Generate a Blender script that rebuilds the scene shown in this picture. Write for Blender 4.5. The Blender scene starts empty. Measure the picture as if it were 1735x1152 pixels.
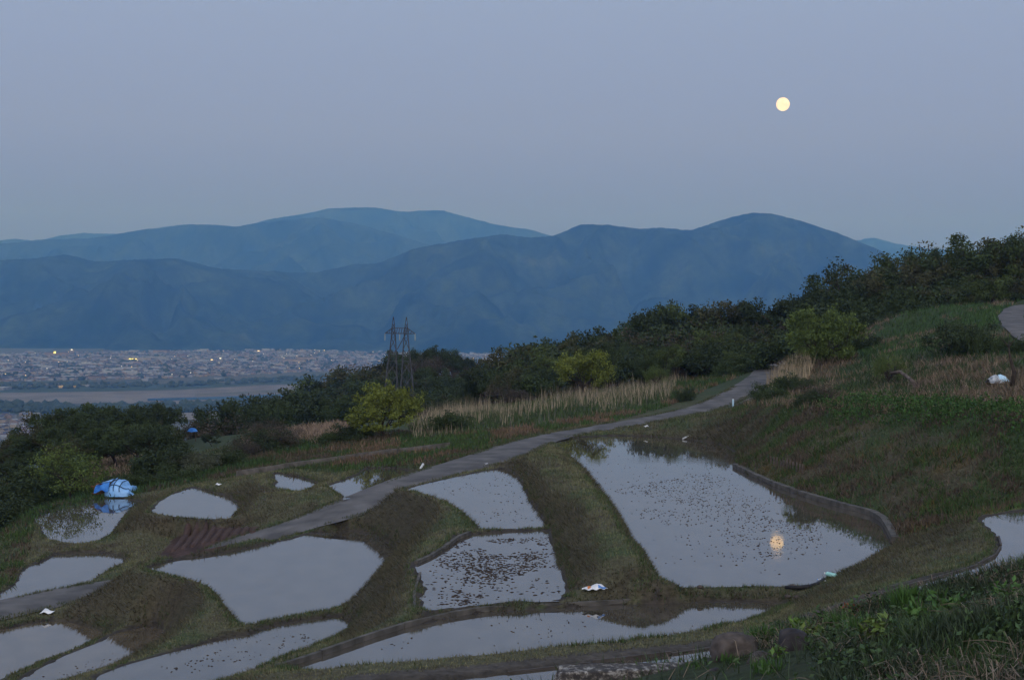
import bpy, math, random, time
import numpy as np
from mathutils import Vector, Matrix
T0 = time.time()
random.seed(7); RNG = np.random.default_rng(7)
SC = bpy.context.scene
COL = SC.collection

# ------------------------------------------------------------------ camera
F = 2370.0; CX = 867.5; CY = 576.0           # focal length and centre in photo pixels
U = np.array([0.01086142, 0.99984626, 0.0137654])
_f = np.array([0, 0, -1.0]); YA = _f - _f.dot(U)*U; YA /= np.linalg.norm(YA); XA = np.cross(YA, U)
cam_d = bpy.data.cameras.new('camera'); cam = bpy.data.objects.new('camera', cam_d); COL.objects.link(cam)
cam_d.sensor_width = 36; cam_d.lens = 36*F/1735; cam_d.clip_start = 0.3; cam_d.clip_end = 200000
R3 = Matrix((XA.tolist(), YA.tolist(), U.tolist()))   # camera coords -> world
cam.matrix_world = R3.to_4x4()
SC.camera = cam

# ------------------------------------------------------------------ sky, sun, exposure
world = bpy.data.worlds.new('World'); SC.world = world; world.use_nodes = True
wn = world.node_tree.nodes; wl = world.node_tree.links; wn.clear()
SUN_EL = math.radians(2.2); SUN_AZ = math.radians(150)   # the sun has set behind the camera
sky = wn.new('ShaderNodeTexSky'); sky.sky_type = 'NISHITA'; sky.sun_disc = False
sky.sun_elevation = SUN_EL; sky.sun_rotation = SUN_AZ; sky.altitude = 500; sky.air_density = 1.0; sky.dust_density = 1.6; sky.ozone_density = 2.2
bg = wn.new('ShaderNodeBackground'); bg.inputs['Strength'].default_value = 0.10
wo = wn.new('ShaderNodeOutputWorld')
def _m(op, a, b=None, c=None):
    n = wn.new('ShaderNodeMath'); n.operation = op
    for i, v in enumerate((a, b, c)):
        if v is None: continue
        if isinstance(v, (int, float)): n.inputs[i].default_value = v
        else: wl.new(v, n.inputs[i])
    return n.outputs[0]
_tc = wn.new('ShaderNodeTexCoord'); _nz = wn.new('ShaderNodeVectorMath'); _nz.operation = 'NORMALIZE'; wl.new(_tc.outputs['Generated'], _nz.inputs[0])
_sp = wn.new('ShaderNodeSeparateXYZ'); wl.new(_nz.outputs[0], _sp.inputs[0])
_rp = wn.new('ShaderNodeValToRGB'); wl.new(_m('MAXIMUM', _sp.outputs[2], 0.0), _rp.inputs[0])
_e = _rp.color_ramp.elements; _e[0].position = 0.0; _e[0].color = SKY0 = (.13, .175, .56, 1); _e[1].position = 1.0; _e[1].color = (.27, .36, .57, 1)
for _p, _c in ((.06, (.155, .198, .60)), (.13, (.25, .302, .58)), (.22, (.295, .365, .61)), (.5, (.27, .35, .53))): _x = _e.new(_p); _x.color = (*_c, 1)
# the west, behind the camera, still holds the afterglow
_w = wn.new('ShaderNodeMapRange'); _w.interpolation_type = 'SMOOTHSTEP'; _w.inputs['From Min'].default_value = .2; _w.inputs['From Max'].default_value = -1.0
_w.inputs['To Min'].default_value = 0; _w.inputs['To Max'].default_value = 1; wl.new(_sp.outputs[1], _w.inputs['Value'])
_g = wn.new('ShaderNodeMix'); _g.data_type = 'RGBA'; _g.blend_type = 'ADD'; wl.new(_w.outputs[0], _g.inputs[0]); wl.new(_rp.outputs[0], _g.inputs[6]); _g.inputs[7].default_value = (1.32, 1.24, 1.26, 1)
_s = wn.new('ShaderNodeVectorMath'); _s.operation = 'SCALE'; _s.inputs['Scale'].default_value = 10.0/.92; wl.new(_g.outputs[2], _s.inputs[0])
_k = wn.new('ShaderNodeMix'); _k.data_type = 'RGBA'; _k.inputs[0].default_value = .92; wl.new(sky.outputs[0], _k.inputs[6]); wl.new(_s.outputs[0], _k.inputs[7])
wl.new(_k.outputs[2], bg.inputs['Color']); wl.new(bg.outputs[0], wo.inputs['Surface'])
sd = bpy.data.lights.new('sun', 'SUN'); so = bpy.data.objects.new('sun', sd); COL.objects.link(so)
sd.energy = 0.22; sd.angle = math.radians(35); sd.color = (1.0, 0.93, 0.86)
_sdir = Vector((math.sin(SUN_AZ)*math.cos(math.radians(32)), math.cos(SUN_AZ)*math.cos(math.radians(32)), math.sin(math.radians(32))))
so.rotation_euler = _sdir.to_track_quat('Z', 'Y').to_euler()
SC.view_settings.view_transform = 'Standard'; SC.view_settings.look = 'None'
SC.view_settings.exposure = 0.0; SC.view_settings.gamma = 1.0; SC.view_settings.use_curve_mapping = False
SC.cycles.max_bounces = 6; SC.cycles.volume_bounces = 0; SC.cycles.transparent_max_bounces = 8

# ------------------------------------------------------------------ helpers
def ray(px, py):
    d = np.array([px-CX, CY-py, -F]); return np.array([XA.dot(d), YA.dot(d), U.dot(d)])
def at_h(px, py, H):              # point seen at a pixel, H metres below the camera
    d = ray(px, py); return d*(-H/d[2])
def at_y(px, py, Y):              # point seen at a pixel, Y metres ahead
    d = ray(px, py); return d*(Y/d[1])
def project(P):
    P = np.asarray(P, float); x = P@XA; y = P@np.array([0, 0, 0.])
    c = P[..., 0:1]*XA[None] + P[..., 1:2]*YA[None] + P[..., 2:3]*U[None] if P.ndim > 1 else P[0]*XA+P[1]*YA+P[2]*U
    return c
def to_px(P):                     # world points (n,3) -> photo pixels
    P = np.atleast_2d(P); M = np.array([XA, YA, U])   # rows are world axes in camera coords
    c = P@M
    w = np.maximum(-c[:, 2], 1e-3)
    return CX + F*c[:, 0]/w, CY - F*c[:, 1]/w

def tag(o, label=None, cat=None, group=None, kind=None):
    if label: o['label'] = label
    if cat: o['category'] = cat
    if group: o['group'] = group
    if kind: o['kind'] = kind
    return o
def mk(name, me, mat=None, parent=None, loc=None):
    o = bpy.data.objects.new(name, me); COL.objects.link(o)
    if mat is not None and me is not None and len(me.materials) == 0:
        for m in (mat if isinstance(mat, (list, tuple)) else [mat]): me.materials.append(m)
    if parent: o.parent = parent
    if loc is not None: o.location = loc
    return o
def empty(name, loc=(0, 0, 0), rz=0):
    o = bpy.data.objects.new(name, None); COL.objects.link(o); o.location = loc; o.rotation_euler = (0, 0, rz); o.empty_display_size = .2
    return o
def mesh_np(name, V, Fc, smooth=False, col=None, uv=None, mi=None):
    """V (n,3), Fc (m,k) equal sized faces"""
    V = np.asarray(V, np.float32); Fc = np.asarray(Fc, np.int32); m, k = Fc.shape
    me = bpy.data.meshes.new(name)
    me.vertices.add(len(V)); me.vertices.foreach_set('co', V.ravel())
    me.loops.add(m*k); me.loops.foreach_set('vertex_index', Fc.ravel())
    me.polygons.add(m); me.polygons.foreach_set('loop_start', np.arange(0, m*k, k, dtype=np.int32))
    me.polygons.foreach_set('loop_total', np.full(m, k, np.int32))
    if mi is not None: me.polygons.foreach_set('material_index', np.asarray(mi, np.int32))
    me.polygons.foreach_set('use_smooth', np.full(m, smooth, bool))
    me.update(calc_edges=True)
    if col is not None:
        a = me.color_attributes.new('tint', 'FLOAT_COLOR', 'POINT')
        c = np.ones((len(V), 4), np.float32); c[:, :3] = col; a.data.foreach_set('color', c.ravel())
    return me
class MB:
    """collects plain shapes into one mesh"""
    def __init__(s): s.v = []; s.f = []
    def add(s, vs, fs):
        b = len(s.v); s.v += [tuple(map(float, p)) for p in vs]; s.f += [tuple(b+i for i in q) for q in fs]; return s
    def box(s, c, d, rz=0, tilt=(0, 0)):
        M = Matrix.Rotation(rz, 3, 'Z') @ Matrix.Rotation(tilt[0], 3, 'X') @ Matrix.Rotation(tilt[1], 3, 'Y')
        vs = [Vector(c)+M@Vector((x*d[0]/2, y*d[1]/2, z*d[2]/2)) for z in (-1, 1) for y in (-1, 1) for x in (-1, 1)]
        return s.add(vs, [(0, 2, 3, 1), (4, 5, 7, 6), (0, 1, 5, 4), (2, 6, 7, 3), (0, 4, 6, 2), (1, 3, 7, 5)])
    def tube(s, pts, rads, n=6, cap=True):
        pts = [Vector(p) for p in pts]; rings = []
        if not isinstance(rads, (list, tuple)): rads = [rads]*len(pts)
        for i, p in enumerate(pts):
            t = (pts[min(i+1, len(pts)-1)]-pts[max(i-1, 0)])
            t = t.normalized() if t.length > 1e-9 else Vector((0, 0, 1))
            a = t.cross(Vector((0, 0, 1))) if abs(t.z) < .9 else t.cross(Vector((1, 0, 0)))
            a.normalize(); b = t.cross(a)
            rings.append([p+(a*math.cos(2*math.pi*k/n)+b*math.sin(2*math.pi*k/n))*rads[i] for k in range(n)])
        vs = [q for r in rings for q in r]; fs = []
        for i in range(len(pts)-1):
            for k in range(n): fs.append((i*n+k, i*n+(k+1) % n, (i+1)*n+(k+1) % n, (i+1)*n+k))
        if cap: fs.append(tuple(range(n))[::-1]); fs.append(tuple((len(pts)-1)*n+k for k in range(n)))
        return s.add(vs, fs)
    def mesh(s, name, smooth=False):
        me = bpy.data.meshes.new(name); me.from_pydata(s.v, [], s.f); me.update()
        if smooth: me.polygons.foreach_set('use_smooth', [True]*len(me.polygons))
        return me
    def build(s, name, mat, parent=None, smooth=False, loc=None): return mk(name, s.mesh(name, smooth), mat, parent, loc)

# value noise
_perm = RNG.random((256, 256)).astype(np.float64)
def vnoise(x, y):
    xi = np.floor(x).astype(int); yi = np.floor(y).astype(int); fx = x-xi; fy = y-yi
    fx = fx*fx*(3-2*fx); fy = fy*fy*(3-2*fy)
    a = _perm[xi & 255, yi & 255]; b = _perm[(xi+1) & 255, yi & 255]; c = _perm[xi & 255, (yi+1) & 255]; d = _perm[(xi+1) & 255, (yi+1) & 255]
    return (a*(1-fx)+b*fx)*(1-fy)+(c*(1-fx)+d*fx)*fy
def fbm(x, y, o=4):
    s = 0; a = .5; t = 0
    for i in range(o): s = s+a*vnoise(x*2**i+17.3*i, y*2**i+9.1*i); t += a; a *= .5
    return s/t*2-1

# ------------------------------------------------------------------ materials
def nmat(name):
    m = bpy.data.materials.new(name); m.use_nodes = True; nt = m.node_tree
    return m, nt, nt.nodes['Principled BSDF']
def noise_mat(name, c1, c2, scale=3, rough=.9, detail=6, bump=0.0, bscale=None, c3=None, spec=.2, dist=.02):
    m, nt, p = nmat(name); N = nt.nodes; L = nt.links
    tc = N.new('ShaderNodeTexCoord'); nz = N.new('ShaderNodeTexNoise'); nz.inputs['Scale'].default_value = scale; nz.inputs['Detail'].default_value = detail
    L.new(tc.outputs['Object'], nz.inputs['Vector'])
    r = N.new('ShaderNodeValToRGB'); r.color_ramp.elements[0].position = .35; r.color_ramp.elements[1].position = .65
    r.color_ramp.elements[0].color = (*c1, 1); r.color_ramp.elements[1].color = (*c2, 1)
    if c3: e = r.color_ramp.elements.new(.8); e.color = (*c3, 1)
    L.new(nz.outputs['Fac'], r.inputs[0]); L.new(r.outputs[0], p.inputs['Base Color'])
    p.inputs['Roughness'].default_value = rough; p.inputs['Specular IOR Level'].default_value = spec
    if bump:
        n2 = N.new('ShaderNodeTexNoise'); n2.inputs['Scale'].default_value = bscale or scale*4; n2.inputs['Detail'].default_value = 6
        L.new(tc.outputs['Object'], n2.inputs['Vector']); b = N.new('ShaderNodeBump'); b.inputs['Strength'].default_value = bump; b.inputs['Distance'].default_value = dist
        L.new(n2.outputs['Fac'], b.inputs['Height']); L.new(b.outputs[0], p.inputs['Normal'])
    return m
def tint_mat(name, rough=.9, nscale=8, amount=.35, bump=0, translucent=0, spec=.15):
    """colour comes from the mesh attribute 'tint', broken up by noise"""
    m, nt, p = nmat(name); N = nt.nodes; L = nt.links
    at = N.new('ShaderNodeAttribute'); at.attribute_name = 'tint'
    tc = N.new('ShaderNodeTexCoord'); nz = N.new('ShaderNodeTexNoise'); nz.inputs['Scale'].default_value = nscale; nz.inputs['Detail'].default_value = 8; nz.inputs['Roughness'].default_value = .65
    L.new(tc.outputs['Object'], nz.inputs['Vector'])
    mr = N.new('ShaderNodeMapRange'); mr.inputs['From Min'].default_value = .3; mr.inputs['From Max'].default_value = .7
    mr.inputs['To Min'].default_value = 1-amount; mr.inputs['To Max'].default_value = 1+amount; L.new(nz.outputs['Fac'], mr.inputs['Value'])
    mx = N.new('ShaderNodeVectorMath'); mx.operation = 'SCALE'; L.new(at.outputs['Color'], mx.inputs[0]); L.new(mr.outputs[0], mx.inputs['Scale'])
    L.new(mx.outputs[0], p.inputs['Base Color']); p.inputs['Roughness'].default_value = rough; p.inputs['Specular IOR Level'].default_value = spec
    if bump:
        b = N.new('ShaderNodeBump'); b.inputs['Strength'].default_value = bump; b.inputs['Distance'].default_value = .05
        L.new(nz.outputs['Fac'], b.inputs['Height']); L.new(b.outputs[0], p.inputs['Normal'])
    return m

M_ground = tint_mat('grassy_earth', nscale=6, amount=.45, bump=.8)
M_blade = tint_mat('grass_blades', nscale=1.5, amount=.2)
M_asphalt = noise_mat('worn_asphalt', (.07, .069, .068), (.135, .13, .125), scale=.7, rough=.85, bump=.4, bscale=25, detail=12, c3=(.16, .155, .145))
M_conc = noise_mat('weathered_concrete', (.055, .053, .047), (.125, .117, .105), scale=2.2, rough=.9, bump=.5, bscale=12)
M_mud = noise_mat('wet_mud', (.05, .043, .036), (.09, .078, .066), scale=1.5, rough=.55, bump=.5, bscale=9)

def water_mat(name, mud, ior=1.6, bump=.02):
    m, nt, p = nmat(name); N = nt.nodes; L = nt.links
    tc = N.new('ShaderNodeTexCoord'); nz = N.new('ShaderNodeTexNoise'); nz.inputs['Scale'].default_value = 1.3; nz.inputs['Detail'].default_value = 5
    mp = N.new('ShaderNodeMapping'); mp.inputs['Scale'].default_value = (1, .55, 1)
    L.new(tc.outputs['Object'], mp.inputs[0]); L.new(mp.outputs[0], nz.inputs['Vector'])
    r = N.new('ShaderNodeValToRGB'); r.color_ramp.elements[0].position = .35; r.color_ramp.elements[1].position = .7
    r.color_ramp.elements[0].color = (mud[0]*.55, mud[1]*.55, mud[2]*.55, 1); r.color_ramp.elements[1].color = (*mud, 1)
    L.new(nz.outputs['Fac'], r.inputs[0]); L.new(r.outputs[0], p.inputs['Base Color'])
    # patches where faint wind ripples roughen the surface
    n3 = N.new('ShaderNodeTexNoise'); n3.inputs['Scale'].default_value = .35; n3.inputs['Detail'].default_value = 4; L.new(mp.outputs[0], n3.inputs['Vector'])
    mr = N.new('ShaderNodeMapRange'); mr.inputs['From Min'].default_value = .45; mr.inputs['From Max'].default_value = .7
    mr.inputs['To Min'].default_value = .012; mr.inputs['To Max'].default_value = .05; L.new(n3.outputs['Fac'], mr.inputs['Value']); L.new(mr.outputs[0], p.inputs['Roughness'])
    n2 = N.new('ShaderNodeTexNoise'); n2.inputs['Scale'].default_value = 5; n2.inputs['Detail'].default_value = 3; L.new(mp.outputs[0], n2.inputs['Vector'])
    b = N.new('ShaderNodeBump'); b.inputs['Strength'].default_value = bump; b.inputs['Distance'].default_value = .02
    L.new(n2.outputs['Fac'], b.inputs['Height']); L.new(b.outputs[0], p.inputs['Normal'])
    m2 = N.new('ShaderNodeMapRange'); m2.inputs['From Min'].default_value = .5; m2.inputs['From Max'].default_value = .72; m2.inputs['To Min'].default_value = bump; m2.inputs['To Max'].default_value = bump*5; L.new(n3.outputs['Fac'], m2.inputs['Value']); L.new(m2.outputs[0], b.inputs['Strength'])
    p.inputs['IOR'].default_value = ior
    return m
M_water = water_mat('paddy_water', (.095, .083, .066), 1.85)
M_water_mud = water_mat('muddy_paddy_water', (.13, .105, .075), 1.75)

# ------------------------------------------------------------------ paddies: traced outlines (photo px, py, height of the rim there above the water)
PONDS = {
 'big': (8.5, [(932,746,0),(984,741,0),(1037,738,0),(1096,739,0),(1155,744,0),(1208,749,0),(1247,766,0),(1241,792,0),(1273,809,0),(1317,826,0),(1348,838,0),(1385,848,0),(1415,858,0),(1446,866,0),(1477,871,0),(1494,882,0),(1499,898,0),(1511,920,0),(1483,936,0),(1460,953,0),(1437,967,0),(1408,979,.05),(1392,990,.08),(1360,994,.08),(1263,993,.08),(1177,993,.08),(1148,994,.1),(1113,988,.3),(1106,983,.5),(1087,947,.8),(1067,918,.95),(1044,883,1.0),(1025,852,1.0),(1004,820,.8),(985,797,.5),(960,771,.2),(939,751,.06)]),
 'upper_mid': (8.6, [(681,828,.05),(715,822,0),(773,809,0),(821,799,0),(854,794.5,0),(867,798,0),(883,819,0),(896,848,0),(912,870,0),(926,893,0),(870,894.6,.12),(799,894.6,.12),(796,885,.25),(773,864,.4),(750,848,.45),(728,840,.4),(699,832,.25)]),
 'debris': (8.6, [(928,900,0),(870,901,0),(799,906,0),(779,909,0),(760,932,0),(728,948,0),(708,956,0),(715,974,0),(710,993,.05),(700,1009,.08),(707,1038,.1),(725,1035,.1),(760,1027,.12),(805,1020.6,.12),(870,1015,.12),(950,1014,.12),(964,1011.5,.05),(958,990,0),(943.5,958,0),(936,929,0)]),
 'strip': (8.77, [(1325,1021,0),(1234,1019,0),(1154,1020,0),(1062,1024.5,0),(946,1030,0),(860,1034.6,0),(831,1034,0),(760,1046,0),(682.6,1064,0),(640.6,1079,0),(563,1106,0),(508,1125.6,0),(455,1138,.3),(502,1134,2.4),(579,1127,2.5),(676,1119,2.5),(773,1109.5,2.5),(870,1104.6,2.5),(918,1096.5,2.5),(1033,1086,2.5),(1119,1076,2.45),(1205.6,1062,2.3),(1263,1050,1.9),(1306,1037,1.2),(1331,1025,.2)]),
 'front': (6.3, [(560,1168,0),(760,1156,0),(860,1144,0),(918,1138,0),(975,1131,0),(1062,1121,0),(1148,1111,0),(1206,1104,0),(1269,1089,0),(1340,1065,0),(1457,1026,0),(1534,997,0),(1600,978,0),(1661,962,0),(1696,944,0),(1704,926,0),(1697,911,0),(1685,897,0),(1668,883,0),(1676,876,0),(1735,867,0),(1800,858,0),(1850,920,0),(1800,965,0),(1735,988,0),(1600,1030,0),(1400,1110,0),(1250,1138,0),(1000,1168,0),(800,1185,0),(600,1190,0)]),
 'lower_mid': (10.6, [(592,1054.5,0),(576,1043,0),(514.6,1051,0),(482,1058,0),(450,1064,0),(432,1070.6,0),(360,1088,0),(288,1108,0),(216,1128,0),(173,1145,0),(140,1175,.1),(340,1170,1.9),(389,1148,1.9),(450,1125.6,1.9),(482,1111,1.8),(531,1092,1.3),(581,1074,.3)]),
 'centre': (10.6, [(239,960,.05),(288,951,0),(346,942,0),(403,932,0),(461,921,0),(500,913,0),(514.6,907.6,0),(579,896,0),(611.5,901,0),(644,912,0),(669.6,928.6,0),(676,941.5,0),(657,954,0),(637,970.6,0),(618,993,0),(595,1019,0),(582,1029,.05),(547,1033.6,.15),(498,1041.6,.15),(450,1050,.15),(418,1062,.15),(403,1060.5,.2),(386,1045,.3),(363,1019,.35),(351.5,998.6,.35),(331,984,.35),(288,972.6,.3),(259,967,.2)]),
 'low_left': (12.5, [(-70,1085,0),(0,1069,0),(43,1059,0),(86.5,1052,0),(115,1054,0),(144,1062,0),(173,1071,0),(178,1078,.05),(138,1093.8,.15),(86,1114,.15),(29,1140,.15),(-20,1160,.15),(-90,1190,.1)]),
 'low_small': (12.2, [(288,1091,0),(281,1068,0),(254,1060,0),(199,1073,0),(173,1088,0),(115,1111,0),(58,1140,0),(20,1165,0),(90,1180,.15),(144,1148,.15),(202,1128,.15),(259,1108,.12)]),
 'road_left': (12.33, [(-60,1042,0),(-60,1022,0),(0,1008.8,0),(17,998.7,0),(34.6,984,0),(41.8,967,0),(57.7,958,0),(78,949.7,0),(95,939.6,0),(144,935,0),(173,936.7,0),(196,939.6,0),(207.6,947,0),(214.7,954,.1),(202,958,.3),(179,970,.3),(155.7,984,.2),(86.5,1000,.05),(43,1011.6,.05),(0,1023,.05)]),
 'tarp': (12.1, [(60,876,0),(86.5,864,0),(115,856,0),(170,846,0),(202,843,0),(243,852,0),(225,863,.1),(213,874.8,.1),(202,892,.1),(190,906.5,.1),(173,913.7,.12),(138,919.5,.12),(101,918,.12),(75,912,.1),(73.5,895,0)]),
 'left_mid': (10.9, [(248,867.6,.05),(274,850,0),(294,838,0),(325.7,826.5,0),(375,838.6,0),(412,855.5,0),(400.6,870.5,.05),(393,877.7,.15),(346,877,.15),(288,872.5,.15)]),
 'tiny': (10.0, [(467,802,0),(503,808,0),(540,820,0),(527,827,.08),(512,833.5,.15),(488.6,830,.15),(465,825.5,.15),(457.6,822.5,.08),(472,816.6,0),(469,810.7,0)]),
 'roadside': (9.6, [(559,824,0),(583,815,0),(606.7,805,0),(624,793,0),(665.7,793,0),(703,799,0),(677.5,821,0),(636,834,0),(589,846,.05),(577,838.8,.1)]),
}
POLY = {}
for k, (H, pts) in PONDS.items():
    P = np.array([at_h(x, y, H-dh)[:2] for x, y, dh in pts]); dh = np.array([p[2] for p in pts])
    n = len(P); ar = sum(P[i][0]*P[(i+1) % n][1]-P[(i+1) % n][0]*P[i][1] for i in range(n)); s_ = 1 if ar > 0 else -1; Q = P.copy()
    for i in range(n):               # the rim seen is the crest: the water's edge lies a little behind it
        t = P[(i+1) % n]-P[i-1]; t = t/max(np.hypot(*t), 1e-6); Q[i] = P[i]+s_*np.array([-t[1], t[0]])*(.3 if dh[i] > .04 else 0)
    POLY[k] = (-H, Q, dh)

ROAD = [(-90,1054,12.3),(0,1032,12.28),(60,1019,12.27),(130,1003,12.25),(200,995,12.15),(300,975,11.95),(380,940,11.5),(450,904,10.85),(500,891,10.45),(560,874,10.05),(620,850,9.65),(700,813,9.15),(800,785,8.8),(860,765,8.65),(900,749,8.48),(960,734,8.35),(1040,721,8.12),(1120,707,7.7),(1200,690,7.15),(1260,662,6.2),(1290,642,5.5),(1311,621,4.75),(1322,612,4.5)]
ROADW = [2,2,2,2,2,2,2,2,2,2.1,2.1,1.8,2.2,2.2,1.9,1.5,1.7,1.8,1.9,2,2,2,2]
RD = np.array([at_h(*p) for p in ROAD]); RW = np.array(ROADW)*.8
def resample(P, W, step):
    d = np.r_[0, np.cumsum(np.linalg.norm(np.diff(P[:, :2], axis=0), axis=1))]; n = max(2, int(d[-1]/step)); t = np.linspace(0, d[-1], n)
    return np.stack([np.interp(t, d, P[:, i]) for i in range(P.shape[1])], 1), np.interp(t, d, W)
def smooth(P, n=3):
    P = P.copy()
    for _ in range(n): P[1:-1] = .25*P[:-2]+.5*P[1:-1]+.25*P[2:]
    return P
RD, RW = resample(RD, RW, 1.0); RD = smooth(RD, 4)
# the upper end of the road carries on over the rise to the right
ROAD2 = np.array([at_y(1790,600,105), at_y(1745,572,112), at_y(1722,552,120), at_y(1712,536,135), at_y(1722,523,150), at_y(1738,517,160)])
R2, R2W = resample(ROAD2, np.full(6, 1.15), 1.0)

# ------------------------------------------------------------------ terrain lines (world x, y, z)
def PL(pts): return np.array([at_h(*p) for p in pts])
LINES = [
 PL([(1290,690,5.9),(1360,690,5.3),(1450,696,5.1),(1600,701,4.6),(1735,706,4.2),(1850,712,3.9)]),         # ledge over the right bank
 PL([(1245,690,6.8),(1290,690,5.9)]),
 PL([(1340,655,5.1),(1400,645,4.5),(1550,625,3.4),(1735,605,2.3),(1850,600,2.0)]),
 PL([(1514,922,8.4),(1540,905,8.25),(1600,885,7.9),(1735,848,7.3),(1850,820,6.9)]),                        # gully right of the big paddy
 PL([(1340,625,4.0),(1420,605,3.3),(1500,592,2.3),(1600,590,1.9),(1735,575,1.2)]),
 np.array([at_y(1480,552,150),at_y(1540,530,152),at_y(1600,520,155),at_y(1680,516,158),at_y(1735,508,162),at_y(1900,500,165)]),
 PL([(640,736,9.4),(750,720,8.9),(900,702,8.1),(1000,686,7.6),(1100,668,7.1),(1200,645,6.4),(1265,622,5.4)]),
 PL([(500,752,10.4),(640,736,9.4)]), PL([(350,775,11.5),(500,752,10.4)]), PL([(200,795,13.0),(350,775,11.5)]),PL([(50,800,14.4),(200,795,13.0)]),
 PL([(395,812,10.7),(500,797,10.0),(600,784,9.6),(700,770,9.2),(763,760,8.95)]),
 PL([(240,838,11.8),(300,822,11.3),(395,812,10.7)]), PL([(150,842,11.9),(240,838,11.8)]), PL([(0,880,12.6),(60,868,12.0),(150,842,11.9)]),
 PL([(-60,850,15.0),(0,845,14.2),(60,840,13.2),(150,825,12.6)]),
 PL([(-60,980,12.6),(0,960,12.4),(40,925,12.1),(60,890,12.0)]),                                              # rim left of tarp paddy
 PL([(-80,960,14.5),(-40,900,14.8)]),
 PL([(255,941,10.25),(300,933,10.25),(346,924,10.25),(403,914,10.25),(440,907,10.35)]),
 PL([(440,808,9.9),(455,820,9.9)]), PL([(540,822,9.7),(556,824,9.5)]), PL([(560,845,9.75),(500,835,9.85),(440,835,10.2)]),
 PL([(400,880,11.2),(330,890,11.6),(300,905,11.8),(260,935,12.0)]), PL([(280,915,12.0),(420,895,11.2)]),
 np.array([(-60,160,-20),(-35,155,-13.4),(-10,150,-10.6),(5,150,-8.4),(25,163,-6),(45,172,-3),(70,180,1.5)]),
 np.array([(-80,260,-45),(-30,260,-30),(-10,260,-22),(20,260,-16),(60,260,-8),(110,260,0)]),
 np.array([(-70,8,-14),(-70,60,-15.5),(-70,110,-17),(-75,160,-24),(-80,260,-45)]),
 np.array([(85,8,-1.5),(85,60,0),(85,110,3),(85,160,5),(90,260,4)]),
 # foreground hill
 np.array([at_y(920,1150,21),at_y(1050,1134,21),at_y(1180,1118,21),at_y(1285,1096,21.5),at_y(1370,1062,22),at_y(1450,1042,22),at_y(1540,1008,22),at_y(1640,985,22),at_y(1735,962,22),at_y(1900,930,22)]),
 np.array([at_y(1000,1175,18),at_y(1200,1152,17),at_y(1450,1110,16),at_y(1735,1040,15),at_y(2000,1000,15)]),
 np.array([(-3,14,-6.5),(0,11,-4.4),(4,8.5,-2.6),(10,8,-2.0),(25,8,-1.2)]),
 np.array([(-25,8,-10),(-14,16,-9.5),(-8,20,-8.4),(-4.5,20,-7.4),(-1.5,20.5,-6.5),(.45,21,-5.6)]),
]
def seg_dist(px, py, a, b):
    d = b-a; L = max(d.dot(d), 1e-12); t = np.clip(((px-a[0])*d[0]+(py-a[1])*d[1])/L, 0, 1)
    return np.hypot(px-a[0]-t*d[0], py-a[1]-t*d[1]), t
def inside(px, py, P):
    r = np.zeros(px.shape, bool); n = len(P); j = n-1
    for i in range(n):
        x0, y0 = P[i]; x1, y1 = P[j]
        c = ((y0 > py) != (y1 > py)) & (px < (x1-x0)*(py-y0)/((y1-y0) if abs(y1-y0) > 1e-12 else 1e-12)+x0); r ^= c; j = i
    return r
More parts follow.
